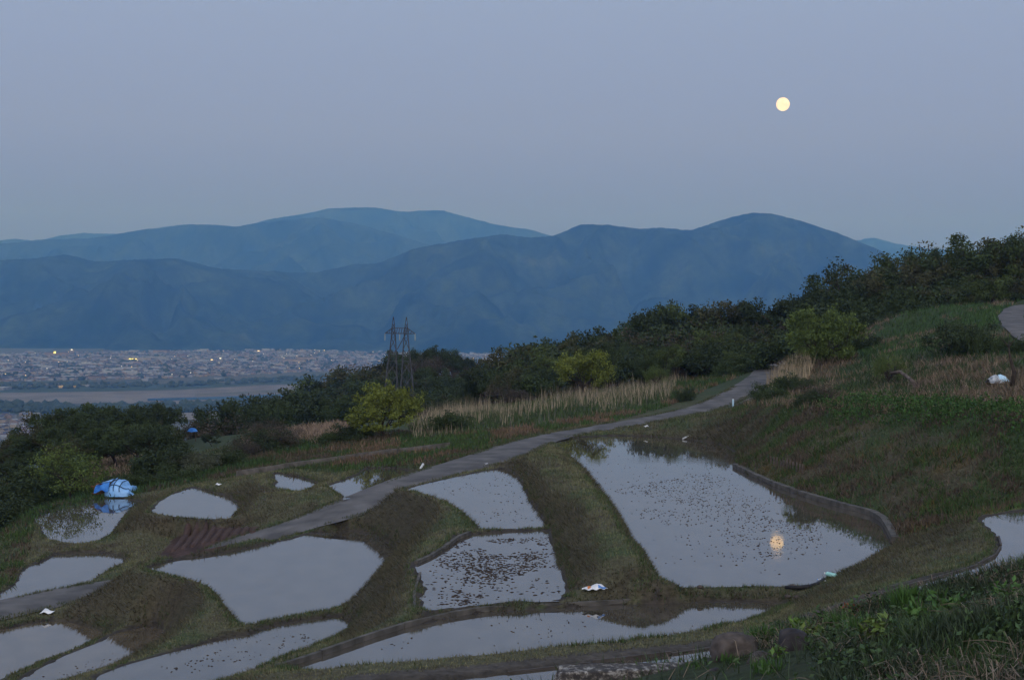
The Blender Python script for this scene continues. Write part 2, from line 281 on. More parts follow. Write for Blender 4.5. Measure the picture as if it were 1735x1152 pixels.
def constraints(X, Y, cell):
    Z = np.zeros(X.shape); M = np.zeros(X.shape, bool); best = np.full(X.shape, -1e9); rb = np.full(X.shape, 1e9)
    for P in LINES:
        D, _ = resample(P, np.zeros(len(P)), cell*.5)
        ix = np.round((D[:, 0]-X[0, 0])/cell).astype(int); iy = np.round((D[:, 1]-Y[0, 0])/cell).astype(int)
        ok = (ix >= 0) & (iy >= 0) & (ix < X.shape[1]) & (iy < X.shape[0]); Z[iy[ok], ix[ok]] = D[ok, 2]; M[iy[ok], ix[ok]] = True
    ins_any = np.zeros(X.shape, bool); info = []
    for k, (w, P, dh) in POLY.items():
        lo = P.min(0)-2; hi = P.max(0)+2
        sx = slice(max(0, int((lo[0]-X[0, 0])/cell)), max(0, int((hi[0]-X[0, 0])/cell)+1)); sy = slice(max(0, int((lo[1]-Y[0, 0])/cell)), max(0, int((hi[1]-Y[0, 0])/cell)+1))
        x = X[sy, sx]; y = Y[sy, sx]
        if x.size == 0: continue
        ins = inside(x, y, P); bd = np.full(x.shape, 1e9); bh = np.zeros(x.shape)
        for i in range(len(P)):
            j = (i+1) % len(P); d, t = seg_dist(x, y, P[i], P[j]); h = dh[i]*(1-t)+dh[j]*t; u = d < bd; bd[u] = d[u]; bh[u] = h[u]
        info.append((w, sy, sx, ins, bd, bh)); ins_any[sy, sx] |= ins
    for w, sy, sx, ins, bd, bh in info:                  # rims
        v = w+np.maximum(bh, .08); b = best[sy, sx]; ring = (~ins) & (~ins_any[sy, sx]) & (bd < np.where(bh > .04, .5+.45*np.clip(bh, 0, 1), max(.3, cell*.8))) & (v > b)
        b[ring] = v[ring]; z = Z[sy, sx]; z[ring] = v[ring]; M[sy, sx] |= ring
    for P, W in ((RD, RW), (R2, R2W)):                   # road bed
        for i in range(len(P)-1):
            c = (P[i, :2]+P[i+1, :2])/2; r = W[i]+2
            sx = slice(max(0, int((c[0]-r-X[0, 0])/cell)), max(0, int((c[0]+r-X[0, 0])/cell)+1)); sy = slice(max(0, int((c[1]-r-Y[0, 0])/cell)), max(0, int((c[1]+r-Y[0, 0])/cell)+1))
            x = X[sy, sx]
            if x.size == 0: continue
            d, t = seg_dist(x, Y[sy, sx], P[i, :2], P[i+1, :2]); b = rb[sy, sx]; u = (d < W[i]+.15) & ~ins_any[sy, sx] & (d < b)
            b[u] = d[u]
            z = Z[sy, sx]; z[u] = (P[i, 2]*(1-t)+P[i+1, 2]*t)[u]-.03; M[sy, sx] |= u
    for w, sy, sx, ins, bd, bh in info:                  # beds
        u = ins & (bd > .03+bh*.4); z = Z[sy, sx]; z[u] = w-.13; m = M[sy, sx]; m[ins & ~u] = False; m[u] = True
    return Z, M
def relax(Z, M, init, it, K=0.):
    A = np.where(M, Z, init); par = (np.add.outer(np.arange(A.shape[0]), np.arange(A.shape[1])) & 1).astype(bool); w = 1.6
    for k in range(it):
        for p in (par, ~par):
            B = np.pad(A, 1, mode='edge'); S = (B[:-2, 1:-1]+B[2:, 1:-1]+B[1:-1, :-2]+B[1:-1, 2:]+K)*.25
            A = np.where(p & ~M, A+w*(S-A), A)
    return A
def solve(Z, M, K=None, cell=1.):
    K = np.zeros(Z.shape) if K is None else K; lv = [(Z, M, K)]
    while min(lv[-1][0].shape) > 24:
        z, m, kk = lv[-1]; h = z.shape[0]//2*2; v = z.shape[1]//2*2
        zz = np.where(m, z, 0)[:h, :v].reshape(h//2, 2, v//2, 2).sum((1, 3)); mm = m[:h, :v].reshape(h//2, 2, v//2, 2).sum((1, 3))
        lv.append((zz/np.maximum(mm, 1), mm > 0, kk[:h, :v].reshape(h//2, 2, v//2, 2).mean((1, 3))))
    A = np.full(lv[-1][0].shape, lv[-1][0][lv[-1][1]].mean())
    for i, (z, m, kk) in enumerate(lv[::-1]):
        cs = cell*2**(len(lv)-1-i)
        if A.shape != z.shape:
            A = np.repeat(np.repeat(A, 2, 0), 2, 1); A = np.pad(A, ((0, max(0, z.shape[0]-A.shape[0])), (0, max(0, z.shape[1]-A.shape[1]))), mode='edge')[:z.shape[0], :z.shape[1]]
        A = relax(z, m, A, 120 if i < len(lv)-1 else 60, kk*cs*cs)
    return A
def pond_dist(x, y):
    d0 = np.full(x.shape, 1e9); which = np.zeros(x.shape, int)
    for n, (k, (w, P, dh)) in enumerate(POLY.items()):
        lo = P.min(0)-1.5; hi = P.max(0)+1.5; s = np.where((x > lo[0]) & (x < hi[0]) & (y > lo[1]) & (y < hi[1]))[0]
        if len(s) == 0: continue
        bd = np.full(len(s), 1e9)
        for i in range(len(P)): d, _ = seg_dist(x[s], y[s], P[i], P[(i+1) % len(P)]); bd = np.minimum(bd, d)
        ins = inside(x[s], y[s], P); bd = np.where(ins, -bd, bd); u = bd < d0[s]; d0[s[u]] = bd[u]; which[s[u]] = n
    return d0, which
CX0, CX1, CY0, CY1, CC = -80, 90, 4, 262, 1.0
gx = np.arange(CX0, CX1+.1, CC); gy = np.arange(CY0, CY1+.1, CC); GX, GY = np.meshgrid(gx, gy)
Zc, Mc = constraints(GX, GY, CC); ZC = solve(Zc, Mc)
FX0, FX1, FY0, FY1, FC = -36, 36, 16, 132, .2
fx = np.arange(FX0, FX1+.01, FC); fy = np.arange(FY0, FY1+.01, FC); QX, QY = np.meshgrid(fx, fy)
def bil(Zg, x0, y0, c, x, y):
    u = np.clip((x-x0)/c, 0, Zg.shape[1]-1.001); v = np.clip((y-y0)/c, 0, Zg.shape[0]-1.001); i = u.astype(int); j = v.astype(int); a = u-i; b = v-j
    return (Zg[j, i]*(1-a)+Zg[j, i+1]*a)*(1-b)+(Zg[j+1, i]*(1-a)+Zg[j+1, i+1]*a)*b
Zf, Mf = constraints(QX, QY, FC)
edge = np.zeros(QX.shape, bool); edge[0, :] = edge[-1, :] = edge[:, 0] = edge[:, -1] = True
Zb = bil(ZC, CX0, CY0, CC, QX, QY); Zf = np.where(edge, Zb, Zf); Mf |= edge
PDF, PWF = pond_dist(QX.ravel(), QY.ravel()); PDF = PDF.reshape(QX.shape); PWF = PWF.reshape(QX.shape)
_ur, _ = to_px(np.stack([QX.ravel(), QY.ravel(), Zb.ravel()], 1)); _right = np.clip((_ur.reshape(QX.shape)-1230)/80, 0, 1)*(QY > 56)
_uv = to_px(np.stack([QX.ravel(), QY.ravel(), Zb.ravel()], 1)); _mound = np.zeros(QX.size, bool)
for _q in ([(560,850),(680,825),(810,890),(730,950),(700,1010),(600,1070),(585,1030),(660,952),(640,910)], [(100,1050),(230,955),(350,990),(410,1065),(300,1110),(180,1070)], [(850,790),(930,745),(1120,990),(960,1015),(930,900)], [(400,880),(440,810),(470,820),(560,830),(600,850),(440,890)]): _mound |= inside(_uv[0], _uv[1], np.array(_q, float))
_mound = _mound.reshape(QX.shape)*1.
ZF = solve(Zf, Mf, np.where(PDF > 0, (.12+.75*_mound)*np.exp(-np.maximum(PDF, 0)/1.8), 0)*(1-_right)*np.clip((QY-26)/4, 0, 1), FC)
HARD = np.zeros(QX.shape, bool)
for k, (w, P, dh) in POLY.items():
    HARD |= inside(QX, QY, P)
_d = np.full(QX.shape, 1e9)
for P, W in ((RD, RW), (R2, R2W)):
    for i in range(len(P)-1):
        c = P[i, :2]; r = 5; sx = slice(max(0, int((c[0]-r-FX0)/FC)), max(0, int((c[0]+r-FX0)/FC))); sy = slice(max(0, int((c[1]-r-FY0)/FC)), max(0, int((c[1]+r-FY0)/FC)))
        if QX[sy, sx].size: d, _ = seg_dist(QX[sy, sx], QY[sy, sx], P[i, :2], P[i+1, :2]); _d[sy, sx] = np.minimum(_d[sy, sx], d-W[i])
ROADM = _d < .1
# round the slopes a little, then add lumps
S = ZF.copy()
for _ in range(3):
    B = np.pad(S, 1, mode='edge'); S = np.where(edge | HARD | ROADM, ZF, (B[:-2, 1:-1]+B[2:, 1:-1]+B[1:-1, :-2]+B[1:-1, 2:]+2*S)/6)
ZF = S
near_hill = np.clip((23-QY)/3, 0, 1)
lump = .10*fbm(QX*.6, QY*.6, 4)+.05*fbm(QX*2.3, QY*2.3, 3)
lump += .25*near_hill*fbm(QX*.9, QY*.9, 3)
fade = np.clip(np.minimum.reduce([QX-FX0, FX1-QX, QY-FY0, FY1-QY])/2, 0, 1)
# distance from water: rims get only fine wobble
gsl = np.hypot(*np.gradient(ZF, FC))
wt = np.where(HARD | ROADM, 0, np.clip(.25+gsl*1.2, 0, 1))
B = wt
for _ in range(2): Bp = np.pad(B, 1, mode='edge'); B = np.minimum(wt, (Bp[:-2, 1:-1]+Bp[2:, 1:-1]+Bp[1:-1, :-2]+Bp[1:-1, 2:])/4)
ZF = ZF+lump*B*fade
def zf_far(x, y):                     # hidden slope down to the valley, with the knoll the pylon stands by
    t = np.clip((y-260)/1100, 0, 1); base = -200*(1-(1-t)**2)
    z0 = bil(ZC, CX0, CY0, CC, np.clip(x, CX0, CX1-1), np.full_like(x, 260.)); k = np.exp(-((y-260)/260)**2*.6)
    z = base+z0*k+np.clip((x-20)/300, 0, 1)*0
    z = z+8*np.clip((x-60)/100, 0, 1.5)*k
    z += 37*np.exp(-(((x+18)/30)**2+((y-345)/62)**2))
    return np.maximum(z, -200.4)
def ground_z(x, y):
    x = np.asarray(x, float); y = np.asarray(y, float)
    z = bil(ZC, CX0, CY0, CC, x, y)
    f = (x > FX0) & (x < FX1-.01) & (y > FY0) & (y < FY1-.01); z = np.where(f, bil(ZF, FX0, FY0, FC, x, y), z)
    o = (y > 261) | (x < CX0) | (x > CX1)
    return np.where(o, zf_far(x, np.maximum(y, 260)), z)
def gz(x, y): return float(ground_z(np.array([x]), np.array([y]))[0])
print('terrain', round(time.time()-T0, 1))

_HY = np.concatenate([np.arange(9, 130, .12), np.arange(130, 500, .5)])
def hit(px, py):                  # where the line of sight through a pixel meets the ground
    d = ray(px, py); P = d[None]*(_HY/d[1])[:, None]; g = ground_z(P[:, 0], P[:, 1]); k = np.where(P[:, 2] <= g)[0]
    i = k[0] if len(k) else len(_HY)-1; return np.array([P[i, 0], P[i, 1], g[i]])
from mathutils.geometry import tessellate_polygon
# ------------------------------------------------------------------ ground mesh and its colours
C_dry = np.array([.088, .086, .050]); C_green = np.array([.042, .068, .027]); C_brown = np.array([.048, .038, .028]); C_mud = np.array([.06, .053, .046])
C_dk = np.array([.022, .038, .016]); C_red = np.array([.055, .034, .028]); C_ochre = np.array([.13, .085, .03])
def pxmask(P3, poly, soft=0):
    u, v = to_px(P3); return inside(u, v, np.array(poly, float))
def blend(c, k, w): return c*(1-w[:, None])+k*w[:, None]
def smooth01(a, lo, hi): t = np.clip((a-lo)/(hi-lo), 0, 1); return t*t*(3-2*t)
PONDW = np.array([POLY[k][0] for k in POLY])
FRONT_I = list(POLY).index('front')
def ground_col(P3, dist, which):
    x, y = P3[:, 0], P3[:, 1]; n1 = fbm(x*.55, y*.45, 6); n2 = fbm(x*1.4+9, y*1.4, 4); n3 = fbm(x*.12+4, y*.12+7, 3)
    c = np.tile(C_dry, (len(x), 1)); c = blend(c, C_green, smooth01(n1+n3*.6+.5*n2, -.05, .45)*.75); c = blend(c, C_brown, smooth01(n2-.4*n1, .05, .45)*.7)
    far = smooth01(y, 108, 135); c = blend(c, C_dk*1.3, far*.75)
    m = pxmask(P3, [(1180,690),(1260,680),(1735,690),(1900,690),(1900,860),(1600,890),(1515,925),(1495,880),(1240,800),(1200,745)]).astype(float)*(y < 125)
    c = blend(c, C_brown*1.25, m*.45*smooth01(n1, -.4, .3)); c = blend(c, C_ochre, m*.25*smooth01(fbm(x*.5+3, y*.5+8, 3), .22, .42)); c = blend(c, C_green, m*smooth01(fbm(x*.45+31, y*.45, 4), .0, .25)*.8)
    m = pxmask(P3, [(1450,690),(1900,690),(1900,790),(1700,770),(1560,730)]).astype(float)*(y < 125); c = blend(c, C_green*1.1, m*.75)
    m = pxmask(P3, [(0,760),(250,800),(470,745),(760,735),(900,740),(760,800),(600,800),(440,800),(240,835),(60,880),(0,1000),(-100,1000),(-100,760)]).astype(float); c = blend(c, C_green*.9, m*.7)
    m = pxmask(P3, [(270,940),(300,905),(325,893),(440,893),(452,900),(380,925),(300,948)]).astype(float)*(y < 90); c = blend(c, C_red*(.8+.4*(np.sin((x*.8+y*.35)*5.2) > 0))[:, None], m)
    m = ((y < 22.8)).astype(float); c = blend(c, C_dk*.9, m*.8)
    fr = (which == FRONT_I) & (dist > 0) & (dist < np.interp(y, [26, 38], [.8, .22])); c = blend(c, C_mud*1.15, fr*.95)
    wz = PONDW[which]; wet = (dist < .28) & (P3[:, 2] < wz+.10); c = blend(c, C_mud*.7, wet.astype(float))
    c = blend(c, np.array([.075, .06, .045]), (dist < -.2).astype(float))
    return np.clip(c*(1+.25*n2[:, None]), .004, 1)
def grid_mesh(gx_, gy_, Z, keep):
    nx, ny = len(gx_), len(gy_); X, Y = np.meshgrid(gx_, gy_); V = np.stack([X.ravel(), Y.ravel(), Z.ravel()], 1)
    i = np.arange(nx*ny).reshape(ny, nx); Q = np.stack([i[:-1, :-1], i[:-1, 1:], i[1:, 1:], i[1:, :-1]], -1)[keep]
    return V, Q.reshape(-1, 4)
keep = np.ones((len(gy)-1, len(gx)-1), bool)
keep[int(FY0-CY0):int(FY1-CY0), int(FX0-CX0):int(FX1-CX0)] = False
V1, Q1 = grid_mesh(gx, gy, ZC, keep); V2, Q2 = grid_mesh(fx, fy, ZF, np.ones((len(fy)-1, len(fx)-1), bool))
Vg = np.vstack([V1, V2]); Qg = np.vstack([Q1, Q2+len(V1)])
PDIST, PWH = pond_dist(Vg[:, 0], Vg[:, 1])
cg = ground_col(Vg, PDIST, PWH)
_gy, _gx = np.gradient(ZF, FC); _st = smooth01(np.hypot(_gx, _gy).ravel(), .30, .60)*(PDIST[len(V1):] > .1)*(1-_right.ravel()); cg[len(V1):] = blend(cg[len(V1):], np.array([.054, .046, .031]), _st*.7)  # steep faces tinted darker brown: dead grass, with face shade put into the colour
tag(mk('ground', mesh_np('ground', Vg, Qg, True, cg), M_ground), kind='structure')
# slope beyond, down to the valley floor
sx_ = np.r_[np.linspace(-900, -90, 22), np.linspace(-80, 90, 35), np.linspace(100, 900, 22)]; sy_ = np.r_[np.linspace(259, 500, 34), np.linspace(520, 1420, 30)]
SX, SY = np.meshgrid(sx_, sy_); SZ = zf_far(SX, np.maximum(SY, 260.)); SZ[0] -= 0.5
Vh, Qh = grid_mesh(sx_, sy_, SZ, np.ones((len(sy_)-1, len(sx_)-1), bool)); ch = np.tile(C_dk*1.2, (len(Vh), 1))
tag(mk('hillside', mesh_np('hillside', Vh, Qh, True, ch), M_ground), kind='structure')
# side slopes of the near hill left and right of the terraces
for sgn in (-1, 1):
    a = np.linspace(0, 1, 14); yy = np.linspace(-30, 262, 60); A, YY = np.meshgrid(a, yy)
    x0 = CX0+.5 if sgn < 0 else CX1-.5; XX = x0+sgn*A*700; z0 = bil(ZC, CX0, CY0, CC, np.full(A.shape, x0), np.maximum(YY, CY0)); ZZ = z0+(-60*A if sgn < 0 else 25*np.minimum(A*4, 1))+3*fbm(XX*.02, YY*.02)*A
    Vs, Qs = grid_mesh(a, yy, ZZ, np.ones((59, 13), bool)); Vs[:, 0] = XX.ravel(); Vs[:, 1] = YY.ravel(); Vs[:, 2] = ZZ.ravel()-.05
    if sgn < 0: Qs = Qs[:, ::-1]
    tag(mk('hillside', mesh_np('hillside', Vs, Qs, True, np.tile(C_dk*1.4, (len(Vs), 1))), M_ground), kind='structure')
# ground the photographer stands on
a = np.linspace(-79.5, 89.5, 60); yy = np.linspace(-40, 4.2, 14); A, YY = np.meshgrid(a, yy)
z0 = bil(ZC, CX0, CY0, CC, A, np.full(A.shape, 4.)); ZZ = z0+np.clip((4-YY)/10, 0, 1)*(-1.7-z0)*np.exp(-((A-2)/16)**2)
Vs, Qs = grid_mesh(a, yy, ZZ, np.ones((13, 59), bool)); tag(mk('hillside', mesh_np('hillside', Vs, Qs, True, np.tile(C_dk*1.4, (len(Vs), 1))), M_ground), kind='structure')

# ------------------------------------------------------------------ water of each paddy
def offset_poly(P, d):
    n = len(P); out = []
    area = sum(P[i][0]*P[(i+1) % n][1]-P[(i+1) % n][0]*P[i][1] for i in range(n)); s = 1 if area > 0 else -1
    for i in range(n):
        a = P[i]-P[i-1]; b = P[(i+1) % n]-P[i]; na = np.array([a[1], -a[0]])/max(np.hypot(*a), 1e-6); nb = np.array([b[1], -b[0]])/max(np.hypot(*b), 1e-6)
        m = na+nb; m /= max(np.hypot(*m), .5); out.append(P[i]+s*m*d)
    return np.array(out)
for k, (w, P, dh) in POLY.items():
    O = offset_poly(P, .13); me = bpy.data.meshes.new('water'); tess = tessellate_polygon([[Vector((p[0], p[1], 0)) for p in O]]); me.from_pydata([(p[0], p[1], w) for p in O], [], [tuple(t) for t in tess]); me.update()
    if me.polygons[0].normal.z < 0: me.flip_normals()
    tag(mk('water', me, M_water_mud if k in ('low_left', 'low_small') else M_water), kind='structure')

# ------------------------------------------------------------------ road
def ribbon(P, W, zo=.02, nx=5, rag=.12, crown=.04):
    n = len(P); T = np.gradient(P[:, :2], axis=0); T /= np.linalg.norm(T, axis=1)[:, None]; Nn = np.stack([T[:, 1], -T[:, 0]], 1); V = []
    for i in range(n):
        for j in range(nx):
            s = (j/(nx-1)*2-1); w = W[i]+(fbm(np.array([i*.7]), np.array([s*3.]))[0]*rag if abs(s) == 1 else 0)
            V.append((P[i, 0]+Nn[i, 0]*s*w, P[i, 1]+Nn[i, 1]*s*w, P[i, 2]+zo+crown*(1-s*s)-(.02 if abs(s) == 1 else 0)))
    Q = [(i*nx+j, i*nx+j+1, (i+1)*nx+j+1, (i+1)*nx+j) for i in range(n-1) for j in range(nx-1)]
    return V, Q
for P, W in ((RD, RW), (R2, R2W)):
    V, Q = ribbon(P, W); tag(mk('road', mesh_np('road', V, Q, True), M_asphalt), kind='structure')

# ------------------------------------------------------------------ valley floor and river plain
VZ = -200.0
M_valley = noise_mat('valley_fields', (.055, .075, .045), (.10, .095, .07), scale=.004, rough=.95, c3=(.045, .06, .05))
def sheet(name, pts, z, mat, kind='structure'):
    me = bpy.data.meshes.new(name); me.from_pydata([(x, y, z) for x, y in pts], [], [list(range(len(pts)))]); me.update()
    if me.polygons[0].normal.z < 0: me.flip_normals()
    return tag(mk(name, me, mat), kind=kind)
sheet('valley_floor', [(-16000, 1000), (16000, 1000), (16000, 21500), (-16000, 21500)], VZ, M_valley)
def vpt(px, py): p = at_h(px, py, 200); return (p[0], p[1])
M_gravel = noise_mat('river_gravel', (.12, .112, .10), (.19, .175, .158), scale=.012, rough=.95, c3=(.10, .09, .075))
M_greenf = noise_mat('dark_riverside_scrub', (.03, .05, .028), (.045, .07, .035), scale=.02, rough=.95)
M_field = noise_mat('pale_fields', (.08, .09, .055), (.15, .13, .09), scale=.01, rough=.95)
M_riverw = water_mat('river_water', (.09, .09, .09), 1.5)
M_townground = noise_mat('town_ground', (.05, .055, .055), (.09, .09, .09), scale=.006, rough=.95)
def band(name, top, bot, z, mat): sheet(name, [vpt(*p) for p in top]+[vpt(*p) for p in bot[::-1]], z, mat)
band('town_ground', [(-300,600),(0,602),(300,597),(600,591),(900,588),(1300,586)], [(-300,645),(0,644),(100,642),(250,640),(400,634),(520,628),(700,622),(900,622),(1300,625)], VZ+.4, M_townground)
band('riverside_scrub', [(-200,657),(100,655),(300,650),(420,641),(520,638),(700,640)], [(-200,668),(100,664),(300,660),(430,652),(520,650),(700,652)], VZ+.4, M_greenf)
band('gravel_bar', [(-200,668),(100,665),(300,662),(430,654),(560,651),(700,650)], [(-200,682),(60,682),(160,686),(330,684),(430,672),(560,668),(700,668)], VZ+.9, M_gravel)
band('gravel_bar', [(330,668),(450,662),(620,655)], [(330,672),(450,667),(620,662)], VZ+1.3, M_field)
band('riverside_scrub', [(-200,684),(60,684),(160,689),(340,683),(440,676),(560,675)], [(-200,706),(0,704),(160,700),(340,698),(440,690),(560,690)], VZ+.5, M_greenf)
band('river', [(250,676),(400,672),(560,664),(650,662)], [(250,680),(400,677),(560,670),(650,668)], VZ+1.5, M_riverw)
band('field', [(300,700),(560,692)], [(300,712),(560,706)], VZ+.8, M_gravel)
band('field', [(285,690),(340,689)], [(290,694),(342,692)], VZ+.9, M_field)
rr = random.Random(5)
for i in range(46):
    px = rr.uniform(-60, 640); py = rr.uniform(640, 655)-px*.012; w = rr.uniform(20, 70); h = rr.uniform(.6, 1.6); s = -.012
    sheet('field', [vpt(px, py), vpt(px+w, py+s*w), vpt(px+w+3, py+h+s*w), vpt(px+2, py+h)], VZ+.6+.02*i, [M_field, M_greenf, M_valley, M_gravel][rr.randrange(4)])

# ------------------------------------------------------------------ mountains, each a real range with a front and a back
M_mtn = noise_mat('forested_mountain', (.006, .014, .008), (.030, .046, .022), scale=.0028, rough=1, detail=12, c3=(.055, .065, .036), spec=0)
_nt = M_mtn.node_tree; _p = _nt.nodes['Principled BSDF']; _f = _nt.nodes.new('ShaderNodeTexNoise'); _f.inputs['Scale'].default_value = .013; _f.inputs['Detail'].default_value = 10; _f.inputs['Roughness'].default_value = .75
_tc2 = _nt.nodes.new('ShaderNodeTexCoord'); _nt.links.new(_tc2.outputs['Object'], _f.inputs['Vector']); _mr = _nt.nodes.new('ShaderNodeMapRange'); _mr.inputs['From Min'].default_value = .38; _mr.inputs['From Max'].default_value = .62; _mr.inputs['To Min'].default_value = .45; _mr.inputs['To Max'].default_value = 1.55
_nt.links.new(_f.outputs['Fac'], _mr.inputs['Value']); _vm = _nt.nodes.new('ShaderNodeVectorMath'); _vm.operation = 'SCALE'; _nt.links.new(_p.inputs['Base Color'].links[0].from_socket, _vm.inputs[0]); _nt.links.new(_mr.outputs[0], _vm.inputs['Scale']); _nt.links.new(_vm.outputs[0], _p.inputs['Base Color'])
def mountain(name, sky, dc, front, seed, amp=1.0, back=3000):
    """sky: skyline in pixels; dc: distance of the crest; front: how far the foot comes towards us"""
    px = np.arange(sky[0][0], sky[-1][0]+1, 4.); py = np.interp(px, [s[0] for s in sky], [s[1] for s in sky])
    k = np.array([1, 2, 3, 2, 1.]); k /= k.sum(); pp = np.pad(py, 2, mode='edge'); py = sum(k[i]*pp[i:i+len(py)] for i in range(5))
    py = py+1.2*fbm(px*.045+seed, px*0+seed, 4)+.8*fbm(px*.33, px*0+seed, 2)
    C = np.array([at_y(a, b, dc+500*fbm(np.array([a*.008+seed]), np.array([seed*1.]))[0]) for a, b in zip(px, py)])
    nv = 64; V = []
    Tt = np.linspace(0, 1, nv)
    for t in Tt:
        hh = (C[:, 2]-VZ); Yd = C[:, 1]-t*front; X = C[:, 0]*(Yd/C[:, 1])**.6
        prof = (1-t)**1.15
        Xw = X+700*fbm(Yd*.0009+X*.0002, X*.0006+seed, 3); spur = fbm(Xw*.0022+seed*3.1, Yd*.0013+seed, 5); rid = 1-np.abs(fbm(Xw*.0013+seed, Yd*.0006+3, 4))*2.2
        m = math.sin(math.pi*min(1, t*1.0))**.7
        z = VZ-2+hh*prof+m*amp*hh*(.42*rid-.20+.26*spur)*(1 if t < 1 else 0)
        z = np.minimum(z, VZ+hh*1.0*(1-.10*t))
        if t > 0:                       # stay under the skyline
            el = C[:, 2]/np.hypot(C[:, 0], C[:, 1]); z = np.minimum(z, (el-.0012*min(1, t*8))*np.hypot(X, Yd))
        V.append(np.stack([X, Yd, z], 1))
    B = []
    for t in np.linspace(1, .1, 8): hh = (C[:, 2]-VZ); B.append(np.stack([C[:, 0], C[:, 1]+t*back, VZ-2+hh*(1-t)*.97], 1))
    V = np.array(B+V); a, b = V.shape[:2]; i = np.arange(a*b).reshape(a, b)
    Q = np.stack([i[:-1, :-1], i[1:, :-1], i[1:, 1:], i[:-1, 1:]], -1).reshape(-1, 4)
    return tag(mk(name, mesh_np(name, V.reshape(-1, 3), Q, True), M_mtn), kind='structure')
mountain('mountain', [(-260,455),(-150,430),(-60,446),(0,440),(60,438),(110,430),(160,443),(215,440),(300,437),(370,455),(440,458),(510,462),(540,461),(600,447),(640,446),(700,421),(750,412),(800,404),(850,396),(900,403),(935,400),(960,390),(985,380),(1030,380),(1080,388),(1120,385),(1170,391),(1220,373),(1275,360),(1310,362),(1370,378),(1420,395),(1490,425),(1560,466),(1650,515),(1760,540),(1900,560),(2050,572)], 10800, 2300, 3)
mountain('mountain', [(-260,380),(-100,405),(0,413),(60,407),(150,404),(200,397),(250,388),(320,380),(360,381),(400,384),(470,373),(540,368),(600,378),(680,400),(760,425),(850,470),(950,500)], 15200, 2600, 11, .8)
mountain('mountain', [(330,400),(400,388),(450,373),(520,361),(555,353),(600,351),(640,352),(680,359),(715,357),(750,356),(790,367),(840,381),(900,389),(940,402),(1020,420),(1150,470)], 17800, 2500, 23, .7, 1500)
mountain('mountain', [(-260,430),(-40,412),(0,408),(20,404),(40,406),(60,409),(100,399),(140,395),(190,396),(240,402),(330,440)], 19500, 1500, 31, .6, 1000)
mountain('mountain', [(1380,450),(1440,410),(1480,402),(1520,413),(1560,420),(1620,424),(1680,430),(1760,445),(1900,450)], 19500, 1500, 37, .6, 1000)

# ------------------------------------------------------------------ haze
_h = MB(); _h.box((0, 10300, (-204+1650)/2), (36000, 23400, 1650+204))
mh = bpy.data.materials.new('haze'); mh.use_nodes = True; mh.node_tree.nodes.clear()
_o = mh.node_tree.nodes.new('ShaderNodeOutputMaterial'); _v = mh.node_tree.nodes.new('ShaderNodeVolumePrincipled')
_v.inputs['Color'].default_value = (.12, .345, .97, 1); _v.inputs['Density'].default_value = 1.04e-4; _v.inputs['Absorption Color'].default_value = (1, 1, 1, 1); _v.inputs['Anisotropy'].default_value = 0
mh.node_tree.links.new(_v.outputs[0], _o.inputs['Volume'])
hz = _h.build('haze', mh); tag(hz, kind='stuff')

# ------------------------------------------------------------------ moon
mm, nt, p = nmat('moonlight'); nt.nodes.remove(p); em = nt.nodes.new('ShaderNodeEmission'); nz = nt.nodes.new('ShaderNodeTexNoise'); tc = nt.nodes.new('ShaderNodeTexCoord')
nz.inputs['Scale'].default_value = .006; nz.inputs['Detail'].default_value = 3; nt.links.new(tc.outputs['Object'], nz.inputs['Vector'])
r = nt.nodes.new('ShaderNodeValToRGB'); r.color_ramp.elements[0].position = .38; r.color_ramp.elements[1].position = .62
r.color_ramp.elements[0].color = (.66, .52, .42, 1); r.color_ramp.elements[1].color = (.78, .70, .58, 1); nt.links.new(nz.outputs['Fac'], r.inputs[0]); nt.links.new(r.outputs[0], em.inputs['Color'])
em.inputs['Strength'].default_value = 2.15; nt.links.new(em.outputs[0], nt.nodes['Material Output'].inputs['Surface'])
md = Vector(ray(1326.5, 177).tolist()).normalized()*60000
import bmesh
bm = bmesh.new(); bmesh.ops.create_uvsphere(bm, u_segments=48, v_segments=32, radius=60000*math.tan(math.radians(.262))); me = bpy.data.meshes.new('moon'); bm.to_mesh(me); bm.free()
for pl in me.polygons: pl.use_smooth = True
tag(mk('moon', me, mm, loc=md), 'full pale yellow moon with faint grey markings high over the right hand mountain', 'moon')
# ------------------------------------------------------------------ foliage
M_leaf = tint_mat('leaves', rough=.75, nscale=2.2, amount=.35, spec=.25)
M_bark = noise_mat('bark', (.022, .018, .015), (.055, .045, .036), scale=4, rough=.95, bump=.6)
M_twig = noise_mat('grey_twigs', (.07, .058, .052), (.12, .10, .09), scale=3, rough=.95)
def leaf_cloud(r, cen, size, cols, elong=1.5):
    """one bent leaf (two triangles) at every centre"""
    n = len(cen); u = r.normal(size=(n, 3)); u /= np.linalg.norm(u, axis=1)[:, None]; v = r.normal(size=(n, 3)); v -= (v*u).sum(1)[:, None]*u; v /= np.linalg.norm(v, axis=1)[:, None]
    w = np.cross(u, v); s = size*r.uniform(.6, 1.35, n)[:, None]
    a = cen-u*s*elong*.5; b = cen+v*s*.42+w*s*.12; c = cen+u*s*elong*.5; d = cen-v*s*.42+w*s*.12
    V = np.stack([a, b, c, d], 1).reshape(-1, 3); i = np.arange(n)[:, None]*4
    return V, np.vstack([i+[0, 1, 2], i+[0, 2, 3]]), np.repeat(cols, 4, 0)
